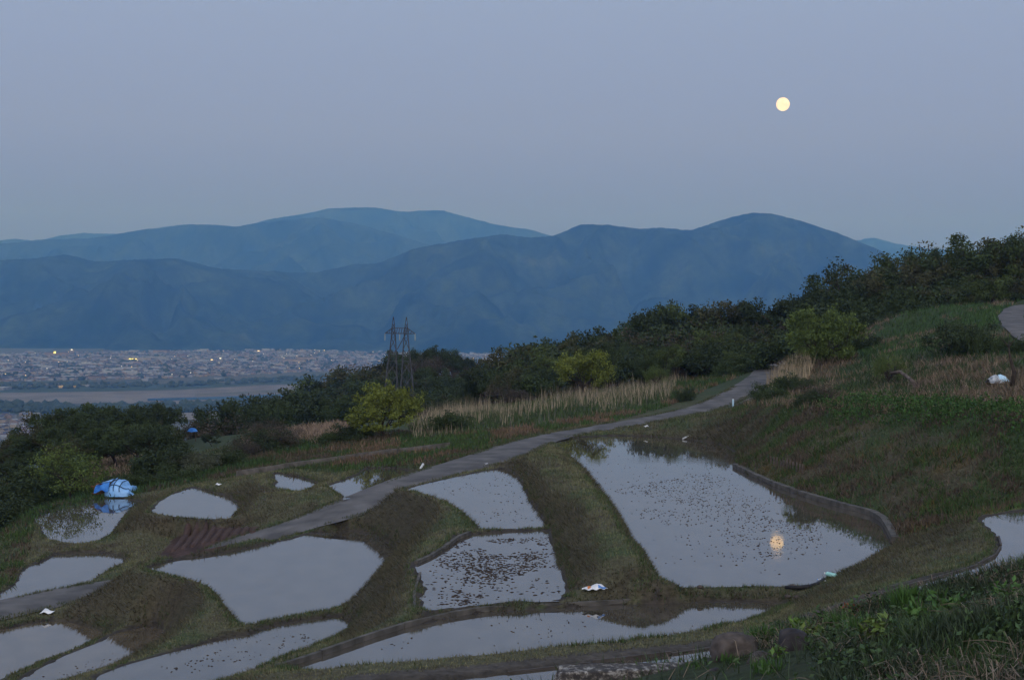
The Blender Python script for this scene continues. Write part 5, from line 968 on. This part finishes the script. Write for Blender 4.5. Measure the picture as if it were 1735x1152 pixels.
p = at_h(1398, 986, 8.42); q = at_h(1392, 990, 8.35)
bt = empty('plastic_bottle', (p[0]-.1, p[1], -8.38), .6); tag(bt, 'white plastic bottle at the near right corner of the largest paddy', 'bottle'); mb = MB(); mb.tube([(0, -.16, 0), (0, .08, .02), (0, .12, .02), (0, .17, .02)], [.05, .05, .02, .018], n=9); mb.build('body', M_white, bt); mb = MB(); mb.tube([(0, .172, .02), (0, .2, .02)], .022, n=8); mb.build('cap', M_pblue, bt)
p = at_h(1408, 978, 8.38); bt = empty('plastic_can', (p[0], p[1], -8.30), .9); tag(bt, 'pale turquoise plastic can behind the white bottle', 'can'); mb = MB(); mb.tube([(0, -.18, 0), (0, .14, .03), (0, .2, .03)], [.07, .07, .03], n=9); mb.build('body', noise_mat('turquoise', (.25, .55, .5), (.4, .68, .62), scale=5), bt); mb = MB(); mb.tube([(0, .202, .03), (0, .24, .03)], .034, n=8); mb.build('cap', M_white, bt)
M_black = noise_mat('black_plastic', (.010, .010, .011), (.022, .022, .024), scale=6, rough=.5)
mb = MB(); mb.tube([at_h(*k)+np.array([0, 0, .03]) for k in ((1330,996,8.4),(1352,997,8.38),(1372,995,8.35),(1385,991,8.33),(1396,982,8.3))], [.05, .07, .08, .08, .05], n=8); tag(mb.build('drain_hose', M_black, smooth=True), 'black drain hose at the near right corner of the largest paddy', 'hose')
for px, py, H, sz, lab in ((1335,1013,8.62,.16,'pale stone at the right tip of the narrow lower paddy'),(1350,1015,8.6,.13,'smaller stone beside the pale one at the paddy tip'),(1186,997,8.45,.14,'brown stone on the mud bank below the largest paddy'),(505,1062,10.7,.18,'reddish stone on the dike left of centre'),(1343,998,8.4,.2,'mossy stone by the black hose')):
    b = on_ground(px, py, H); boulder('stone', b+Vector((0, 0, sz*.3)), (sz*1.4, sz, sz*.9), px*.1, M_rock, lab, 'stone', sub=2)
for px, py, H, lab, s in ((459,797,10.05,'small white plastic scrap on the grass above the smallest paddy',.22),(370,823,11.0,'white plastic scrap behind the pointed upper paddy',.2),(824,788,8.75,'small white scrap on the road edge',.1),(80,1040,12.35,'white plastic scrap on the road edge at the lower left',.28),(1095,724,8.05,'small white lump at the end of the concrete edge strip',.2)):
    b = on_ground(px, py, H); o = mk('plastic_scrap', noisy_cloth(lambda u, v: ((u-.5)*s*2, (v-.5)*s*1.2, .02+s*.5*math.sin(math.pi*u)*math.sin(math.pi*v)+.04*math.sin(u*9+px)), 7, 6, 'plastic_scrap'), M_white, loc=b+Vector((0, 0, .05))); tag(o, lab, 'plastic scrap')
p = hit(1690, 650); wz = gz(p[0], p[1]); ws = empty('plastic_sheet', (p[0], p[1], wz)); tag(ws, 'crumpled white and light blue sheet on the shelf at the right', 'plastic sheet')
sw = p[1]/F
mk('white_part', noisy_cloth(lambda u, v: ((u-.62)*27*sw, (v-.5)*1.0, .05+13*sw*math.sin(math.pi*min(1, u*.9+.1))**.7*math.sin(math.pi*v)**.6*(1+.25*fbm(np.array([u*5]), np.array([v*5]), 3)[0])), 14, 10, 'white_part'), noise_mat('dirty_white_film', (.10, .12, .13), (.45, .48, .50), scale=5, rough=.5), ws)
mk('blue_part', noisy_cloth(lambda u, v: ((u-.1)*22*sw, (v-.5)*.9, .06+14*sw*math.sin(math.pi*min(1, u*.8+.2))**.7*math.sin(math.pi*v)**.6*(1+.2*fbm(np.array([u*4+3]), np.array([v*4]), 3)[0])), 12, 10, 'blue_part'), M_lblue, ws)
# fallen trunk with root plate, dead snag
def limb(name, pts, rad, label, cat, mat=M_bark, twigs=0, seed=1):
    o = empty(name, pts[0]); tag(o, label, cat); mb = MB(); P = [tuple(np.array(p)-np.array(pts[0])) for p in pts]; mb.tube(P, rad, n=8); mb.build('trunk', mat, o, smooth=True); r_ = random.Random(seed); mb = MB()
    for i in range(twigs): a = P[-1]; b = Vector(a)+Vector((r_.uniform(-.6, .6), r_.uniform(-.4, .4), r_.uniform(-.3, .6))); mb.tube([a, (Vector(a)+b)*.5+Vector((0, 0, .08)), b], [.06, .04, .015], n=4)
    if twigs: mb.build('root', mat, o)
    return o
_y = hit(1556, 662)[1]; Pt = [at_y(1508,632,_y+4),at_y(1525,630,_y+3),at_y(1542,642,_y+1),at_y(1556,656,_y)]; limb('fallen_trunk', Pt, [.09, .13, .12, .17], 'fallen dead trunk with torn roots on the shelf above the bank', 'dead trunk', noise_mat('dead_wood', (.06, .048, .04), (.15, .12, .10), scale=3, bump=.6), 16, 3)
_y = hit(1714, 655)[1]; Pt = [at_y(1714,657,_y),at_y(1719,632,_y),at_y(1712,608,_y),at_y(1709,588,_y)]; limb('dead_snag', Pt, [.18, .15, .10, .04], 'dark dead snag behind the white and blue sheet', 'dead tree', M_bark, 5, 5)
_y = hit(1506, 643)[1]; Pt = [at_y(1506,645,_y),at_y(1506,628,_y),at_y(1508,614,_y)]; limb('pollard_trunk', Pt, [.3, .24, .28], 'thick short trunk of the cut back tree', 'tree trunk', M_bark, 6, 6)
# earth heaps, boards, timber pile
M_earth = noise_mat('reddish_earth', (.055, .04, .034), (.10, .075, .06), scale=1.2, rough=.95, bump=.6)
def heap(px, py, w, h, label, mat=M_earth): p = hit(px, py); s = p[1]/F; return boulder('earth_heap', (p[0], p[1]+w*s*.35, p[2]), (w*s, w*s*.8, 2*h*s), px*.37, mat, label, 'earth heap', amp=.22)
heap(1168, 640, 70, 25, 'rounded reddish earth heap behind the reeds'); heap(1262, 624, 90, 18, 'long low earth heap beside the top of the road'); heap(1215, 630, 46, 10, 'small earth heap between the two larger heaps')
M_pale = noise_mat('pale_boards', (.38, .36, .33), (.52, .50, .47), scale=3)
def board_px(px0, px1, py0, py1, Y, label, th=.10, dep=.5, name='pale_board', mat=M_pale):
    h0 = hit(px0, py0); Y = h0[1]; a = at_y(px0, py0, Y)+np.array([0, 0, .5]); c = at_y(px1, py1, Y)+np.array([0, 0, .5]); mb = MB(); L = float(np.linalg.norm(c-a)); mb.box((0, 0, 0), (L, dep, th), tilt=(0, -math.atan2(c[2]-a[2], c[0]-a[0]))); tag(mb.build(name, mat, loc=tuple((a+c)/2)), label, 'board')
board_px(1088,1112,638,640,148,'pale board lying flat behind the reeds', dep=1.4); board_px(1045,1062,657,656,146,'narrow pale board low in the reeds', dep=.5)
tp_ = hit(1322, 612); tp_[2] += .6; ts = empty('timber_stack', (tp_[0], tp_[1], gz(tp_[0], tp_[1]))); tag(ts, 'rough stack of timber with a pale plank on top where the road disappears', 'timber stack')
zz = tp_[2]-gz(tp_[0], tp_[1]); s = tp_[1]/F; rk = random.Random(8)
for i in range(12): mb = MB(); mb.box((rk.uniform(-14, 8)*s, rk.uniform(-.6, .6), zz*.2+rk.uniform(-.1, .9)*.9), (rk.uniform(14, 30)*s, .14, .12), rz=rk.uniform(-.5, .5), tilt=(0, rk.uniform(-.25, .25))); mb.build('plank', M_wood if i % 3 else M_pale, ts)
mb = MB(); mb.box((3*s, 0, zz+.75), (36*s, .35, .14), tilt=(0, -.09)); mb.build('plank', M_pale, ts)
for i in (-15, -4, 8, 17): mb = MB(); mb.tube([(i*s, 0, 0), (i*s+.05, 0, zz+.7)], .07, n=6); mb.build('post', M_wood, ts)
# low railing seen between knoll and reeds
g0 = hit(785, 687)+np.array([0, 0, .9]); gr_ = empty('low_railing', tuple(g0)); tag(gr_, 'low grey railing with a white end post beyond the reed bed', 'railing'); s = g0[1]/F
for dz in (0, .35): mb = MB(); mb.tube([(0, 0, -.2+dz), (28*s, 0, .28+dz)], .09, n=5); mb.build('rail', M_pvc, gr_)
for i, k in enumerate((0, 9, 19, 28)): mb = MB(); mb.tube([(k*s, 0, -1.2), (k*s, 0, (.1 if i < 3 else 1.2)+k*.01)], .09 if i < 3 else .12, n=6); mb.build('post', M_pvc if i < 3 else M_white, gr_)
# pale track along the left edge
sheet_pts = [at_h(*k) for k in ((-40,853,14.2),(40,852,13.9),(60,850,13.8))]
# furrows of the red soil plot
for i in range(9):
    a = at_h(292+i*17, 936-i*3.4, 11.75-i*.09); c = at_h(322+i*14, 900-i*.9, 11.6-i*.1); n = 10; mb = MB(); pts = [tuple(a*(1-t)+c*t) for t in np.linspace(0, 1, n)]; pts = [(x, y, gz(x, y)-.07+.02*math.sin(x*5)) for x, y, z in pts]; mb.tube(pts, [.10]+[.19]*(n-2)+[.10], n=8); tag(mb.build('furrow', noise_mat('red_soil', (.05, .032, .026), (.08, .052, .043), scale=5, bump=.8) if i == 0 else bpy.data.materials['red_soil'], smooth=True), 'raised soil ridge of the small reddish plot beside the road', 'soil ridge', 'ridges of the reddish plot')

# ------------------------------------------------------------------ pylon: twin lattice masts with a shared cross-arm
M_steel = noise_mat('galvanised_steel', (.045, .048, .055), (.08, .085, .095), scale=2, rough=.6)
YP = 238.; s = YP/F; pb = at_y(676, 700, YP); pz = gz(pb[0], YP); py_ = empty('lattice_pylon', (pb[0], YP, pz)); tag(py_, 'twin masted steel lattice pylon rising in front of the wooded knoll', 'pylon')
def Lz(py): return at_y(676, py, YP)[2]-pz
def mast(cx, bx, name):
    # cx apex offset in px, bx base centre offset in px
    lv = [(537, 0.4, cx), (548, 2., cx), (558, 3.2, cx), (572, 4.2, cx*.98), (592, 6.0, cx*.96+bx*.04), (612, 8.2, (cx+bx)/2), (636, 10.5, bx), (665, 12.5, bx), (694, 13.5, bx)]
    mb = MB(); rings = []
    for py, hw, c in lv: h = hw*.5*s*1.7; z = Lz(py) ; rings.append([(c*s+sx_*h, sy*h, z) for sx_, sy in ((-1, -1), (1, -1), (1, 1), (-1, 1))])
    for k in range(len(rings)-1):
        for i in range(4):
            w_ = .035+.0055*k; mb.tube([rings[k][i], rings[k+1][i]], w_, n=4, cap=False); mb.tube([rings[k][i], rings[k+1][(i+1) % 4]], .032, n=3, cap=False); mb.tube([rings[k][(i+1) % 4], rings[k+1][i]], .032, n=3, cap=False)
            if k in (1, 2, 4, 6): mb.tube([rings[k+1][i], rings[k+1][(i+1) % 4]], .055, n=3, cap=False)
    mb.build(name, M_steel, py_)
mast(-11, -13, 'mast'); mast(11, 13, 'mast')
mb = MB(); zt = Lz(556); zb = Lz(565)
for dy in (-.5, .5):
    mb.tube([(-25*s, 0, zb), (-11*s, dy, zb), (11*s, dy, zb), (26*s, 0, zb)], .065, n=4); mb.tube([(-25*s, 0, zb), (-13*s, dy, zt), (13*s, dy, zt), (26*s, 0, zb)], .055, n=4)
    for a in np.linspace(-22, 22, 12): mb.tube([(a*s, dy, zb), ((a+2)*s, dy, min(zt, zb+(25-abs(a+2))/12*(zt-zb)))], .03, n=3)
mb.build('cross_arm', M_steel, py_)
mb = MB(); mb.tube([(-4*s, 0, Lz(592)), (4*s, 0, Lz(577)), (9*s, 0, Lz(566))], .07, n=4); mb.build('brace', M_steel, py_)
M_ins = noise_mat('insulator_glass', (.30, .34, .30), (.40, .44, .38), scale=4, rough=.4)
for a in (-25, 0, 26):
    mb = MB(); z0 = zb; zs = np.linspace(z0, z0-12*s, 15); mb.tube([(a*s, 0, z) for z in zs], [.09 if i % 2 else .04 for i in range(15)], n=6); mb.build('insulator', M_ins, py_)
# ------------------------------------------------------------------ the town on the far side of the river
M_wall = [noise_mat('pale_wall', (.12, .135, .16), (.25, .27, .30), scale=.05), noise_mat('cream_wall', (.19, .17, .145), (.28, .25, .21), scale=.05), noise_mat('brown_wall', (.16, .13, .11), (.22, .18, .15), scale=.05)]
M_roof = [noise_mat('grey_blue_tiles', (.045, .055, .08), (.08, .09, .125), scale=.1), noise_mat('dark_tiles', (.035, .037, .042), (.06, .06, .07), scale=.1), noise_mat('brown_tiles', (.065, .045, .042), (.10, .07, .06), scale=.1), noise_mat('light_metal_roof', (.17, .19, .22), (.30, .32, .35), scale=.1)]
def emis(name, c, s_): m, nt, p = nmat(name); p.inputs['Base Color'].default_value = (*c, 1); p.inputs['Emission Color'].default_value = (*c, 1); p.inputs['Emission Strength'].default_value = s_; return m
M_lit = emis('lit_window', (1, .85, .45), 2.6); M_litw = emis('lit_white_sign', (.9, 1, .95), 2.6); M_lity = emis('lit_yellow_sign', (1, .95, .2), 3.0)
def house_geo(w, d, h, rh):
    V = [(-w/2, -d/2, 0), (w/2, -d/2, 0), (w/2, d/2, 0), (-w/2, d/2, 0), (-w/2, -d/2, h), (w/2, -d/2, h), (w/2, d/2, h), (-w/2, d/2, h), (-w/2, 0, h+rh), (w/2, 0, h+rh)]
    T = [(0, 1, 5), (0, 5, 4), (1, 2, 6), (1, 6, 5), (2, 3, 7), (2, 7, 6), (3, 0, 4), (3, 4, 7), (4, 5, 9), (4, 9, 8), (6, 7, 8), (6, 8, 9), (5, 6, 9), (7, 4, 8)]
    return np.array(V), T, [0]*8+[1]*4+[0]*2
def house_mesh(name, w, d, h, rh, wm, rm, win=False):
    V, T, mi = house_geo(w, d, h, rh); ov = .6; V = V.tolist(); b = len(V)
    me = bpy.data.meshes.new(name); me.from_pydata(V, [], T); me.materials.append(wm); me.materials.append(rm)
    for p, m in zip(me.polygons, mi): p.material_index = m
    me.update(); return me
HM = []
rk = random.Random(21)
for i in range(14): HM.append(house_mesh('house', rk.uniform(9, 15), rk.uniform(8, 11), rk.uniform(4.5, 6.5), rk.uniform(1.6, 2.8), M_wall[rk.choice([0, 0, 1, 2])], M_roof[rk.choice([0, 0, 1, 2, 3])]))
def town_lo(px): return float(np.interp(px, [-300, 0, 100, 250, 400, 520, 700, 1300], [648, 647, 645, 642, 637, 630, 626, 628]))
def town_hi(px): return float(np.interp(px, [-300, 0, 120, 300, 600, 900, 1300], [599, 599.5, 598, 595, 590, 588, 586]))
# nearest 300 houses are things of their own: the hamlet below the slope first, then the near edge of the town
spots = []
while len(spots) < 110:
    px = rk.uniform(-60, 80); py = rk.uniform(704, 752)
    if py < 760 and (px < 70): spots.append((px, py, 'house of the hamlet on the valley floor at the left edge, below the riverside trees', 'houses of the near hamlet'))
while len(spots) < 300:
    px = rk.uniform(-60, 690); py = town_lo(px)-abs(rk.gauss(0, 4.5)); spots.append((px, py, 'small house along the near edge of the town beyond the river', 'houses along the near edge of the town'))
for px, py, lab, g in spots:
    p = at_h(px, py, 200); o = mk('house', HM[rk.randrange(14)], loc=(p[0], p[1], VZ)); o.rotation_euler[2] = rk.choice([0, 1.57])+rk.uniform(-.5, .5); tag(o, lab, 'house', g)
# the rest of the town in one
def houses_stuff(n, seed):
    r = np.random.default_rng(seed); Vs, Ts, mi = [], [], []; V0, T0_, m0 = house_geo(1, 1, 1, .4); T0_ = np.array(T0_); b = 0; k = 0
    while k < n:
        px = r.uniform(-150, 1000); t = r.random()**.8; lo = town_lo(px); hi = town_hi(px); py = lo+(hi-lo)*t; dn = fbm(np.array([px*.02]), np.array([py*.15]), 3)[0]
        if dn < -.25 and r.random() < .7: continue
        p = at_h(px, py, 200); big = r.random() < .05; w = r.uniform(25, 60) if big else r.uniform(9, 16); d = r.uniform(15, 30) if big else r.uniform(8, 12); h = r.uniform(6, 11) if big else r.uniform(4.5, 7.5)
        V = V0*np.array([w, d, h]); a = r.uniform(-.4, .4)+(0 if r.random() < .6 else 1.57); c, s_ = math.cos(a), math.sin(a); V = np.stack([V[:, 0]*c-V[:, 1]*s_+p[0], V[:, 0]*s_+V[:, 1]*c+p[1], V[:, 2]+VZ], 1); Vs.append(V); Ts.append(T0_+b)
        wm = r.choice([0, 0, 0, 1, 2]); rm = 3+(3 if big and r.random() < .6 else r.choice([0, 0, 1, 1, 2, 3])); mi += [wm if q == 0 else rm for q in m0]; b += 10; k += 1
    me = mesh_np('town_houses', np.vstack(Vs), np.vstack(Ts), mi=mi)
    for m in M_wall+M_roof: me.materials.append(m)
    tag(mk('town_houses', me), 'countless roofs and walls of the town spread over the valley floor below the mountains', 'town', kind='stuff')
houses_stuff(9500, 4)
# trees between the houses, river side scrub, and the forest canopy of the near mountain foot
def canopy(n, seed, fpx, fpy, smin, smax, name, label, c1, c2):
    r = np.random.default_rng(seed); bm = bmesh.new(); bmesh.ops.create_icosphere(bm, subdivisions=1, radius=1.); base_ = np.array([v.co[:] for v in bm.verts]); F0 = np.array([[v.index for v in f.verts] for f in bm.faces]); bm.free(); Vs = []; Fs = []; Cs = []
    for i in range(n):
        px = fpx(r); py = fpy(r, px); p = at_h(px, py, 200); s_ = r.uniform(smin, smax); V = base_*(1+.25*r.normal(size=(len(base_), 1)))*np.array([s_*r.uniform(.8, 1.6), s_, s_*.9])+[p[0], p[1], VZ+s_*.6]; Vs.append(V); Fs.append(F0+i*len(base_)); t = r.random(); Cs.append(np.tile(np.array(c1)*(1-t)+np.array(c2)*t, (len(base_), 1)))
    tag(mk(name, mesh_np(name, np.vstack(Vs), np.vstack(Fs), True, np.vstack(Cs)), M_leaf), label, 'trees', kind='stuff')
canopy(900, 3, lambda r: r.uniform(-100, 950), lambda r, px: town_lo(px)+(town_hi(px)-town_lo(px))*r.random(), 5, 11, 'town_trees', 'dark trees between the houses of the far town', (.02, .035, .02), (.035, .055, .03))
canopy(700, 4, lambda r: r.uniform(-80, 560), lambda r, px: np.interp(px, [0, 160, 340, 560], [690, 694, 690, 680])+r.uniform(-5, 9), 5, 10, 'riverside_trees', 'dark belt of trees along the near side of the river', (.022, .038, .02), (.04, .06, .03))
canopy(350, 6, lambda r: r.uniform(-80, 600), lambda r, px: np.interp(px, [0, 300, 560], [656, 652, 640])+r.uniform(-3, 4), 4, 8, 'riverside_trees', 'low dark trees between town fields and the gravel bar', (.025, .042, .022), (.045, .065, .03))
# large buildings one can point at
def hall(px0, px1, py, h, label, wm, rm, dep=40, lit=None, cat='building', name='large_building'):
    a = at_h(px0, py, 200); c = at_h(px1, py, 200); w = c[0]-a[0]; o = empty(name, ((a[0]+c[0])/2, a[1], VZ)); tag(o, label, cat)
    mb = MB(); mb.box((0, 0, h/2), (w, dep, h)); mb.build('wall', wm, o); mb = MB(); mb.box((0, 0, h+.6), (w+2, dep+2, 1.2)); mb.build('roof', rm, o)
    for (f, z, ww, hh, m) in (lit or []): mb = MB(); mb.box((w*(f-.5), -dep/2-.4, z), (ww*.4, .7, hh*.35)); mb.build('lit_sign', m, o)
W0, W1, W2 = M_wall; R0, R1, R2_, R3_ = M_roof
hall(212,262,611,14,'long pale hall with three yellow lit signs in the middle of the town',W1,R3_,50,[(.24,9,22,8,M_lity),(.34,9,18,8,M_lity),(.46,9,16,8,M_lity)])
hall(250,292,611,18,'pale factory hall right of the one with yellow signs',W0,R3_,60,[(.1,9,16,9,M_lity)])
hall(78,128,602,15,'wide shopping building with a green yellow lit sign on the far side of town',W2,R2_,50,[(.40,16,24,22,M_lity)])
hall(119,127,600,26,'pale tower with a white top beside the wide shopping building',W1,R3_,20,[(.5,24,18,8,M_litw)])
hall(48,78,610,14,'long white low hall left in the town',W0,R3_); hall(196,240,607,12,'white low hall behind the yellow signs',W0,R3_)
hall(262,288,600,22,'dark wooded mound like block above the pale factory hall',W2,R1,60)
hall(478,520,614,14,'pale pink hall with a cream gabled end in the right half of the town',W1,R2_,50); hall(505,540,611,16,'cream hall with reddish roof beside the pink one',W1,R2_,50)
hall(612,650,595,16,'long white hall at the far edge of town left of the pylon',W0,R3_,40,[(.1,10,10,8,M_litw)]); hall(480,520,605,12,'white narrow hall in the right half of the town',W0,R3_)
hall(462,486,628,12,'cluster of white roofs near the river side edge of town',W0,R3_); hall(138,150,617,20,'pale apartment block in the left half of the town',W0,R0,20)
hall(356,364,612,10,'building with a bright warm lit front in the centre of the town',W1,R0,20,[(.5,7,20,10,M_lit)]); hall(371,378,610,12,'building with a bright white lit sign in the centre of the town',W0,R0,20,[(.5,9,16,10,M_litw)])
hall(434,444,597,12,'building with a warm lit front at the far edge of town',W1,R0,20,[(.5,9,22,10,M_lit)]); hall(532,535,595,10,'small building with a white light left of the pylon',W0,R0,20,[(.5,9,14,10,M_litw)]); hall(548,551,596,10,'small building with a yellow light left of the pylon',W0,R0,20,[(.5,9,14,10,M_lity)])
hall(812,835,604,14,'white hall right of the wooded knoll',W0,R3_,40); hall(800,818,594,14,'pale hall with reddish roof beyond the knoll',W0,R2_,40); hall(838,850,592,14,'white hall at the far right end of the visible town',W0,R3_,40); hall(826,842,609,12,'cream hall below the white hall right of the knoll',W1,R3_,30)
hall(-6,15,660,6,'long pale greenhouse at the left edge on the river plain',W0,R3_,60,name='greenhouse',cat='greenhouse'); hall(102,128,657,5,'long yellow roofed shed on the river plain',noise_mat('yellow_wall',(.5,.36,.12),(.6,.44,.18),scale=.05),noise_mat('yellow_roof',(.55,.40,.14),(.68,.5,.2),scale=.05),26,name='shed',cat='shed')
hall(140,152,655,5,'white shed beside small blue roofs on the river plain',W0,R3_,15,name='shed',cat='shed'); hall(191,200,654,4,'turquoise roofed shed on the river plain',W0,noise_mat('turquoise_roof',(.1,.35,.4),(.15,.42,.46),scale=.1),12,name='shed',cat='shed'); hall(241,252,645,6,'white shed standing alone between fields and town',W0,R3_,15,name='shed',cat='shed'); hall(364,376,644,6,'white shed at the river side edge of the town centre',W0,R3_,15,name='shed',cat='shed')
# scattered street lamps and lit windows
for i in range(85):
    px = rk.uniform(0, 850); t = rk.random(); py = town_lo(px)*(1-t)+town_hi(px)*t; p = at_h(px, py, 200); mb = MB(); mb.tube([(0, 0, 0), (0, 0, 9)], .25, n=5); o = empty('street_lamp', (p[0], p[1]-6, VZ)); tag(o, 'tiny street lamp glowing among the roofs of the far town', 'street lamp', 'lit street lamps in the far town'); mb.build('pole', M_steel, o); mb = MB(); mb.box((0, 0, 9.4), (1.9, 1.9, 1.3)); mb.build('lamp_head', M_lit if i % 2 else M_litw, o)
print('done', round(time.time()-T0, 1))
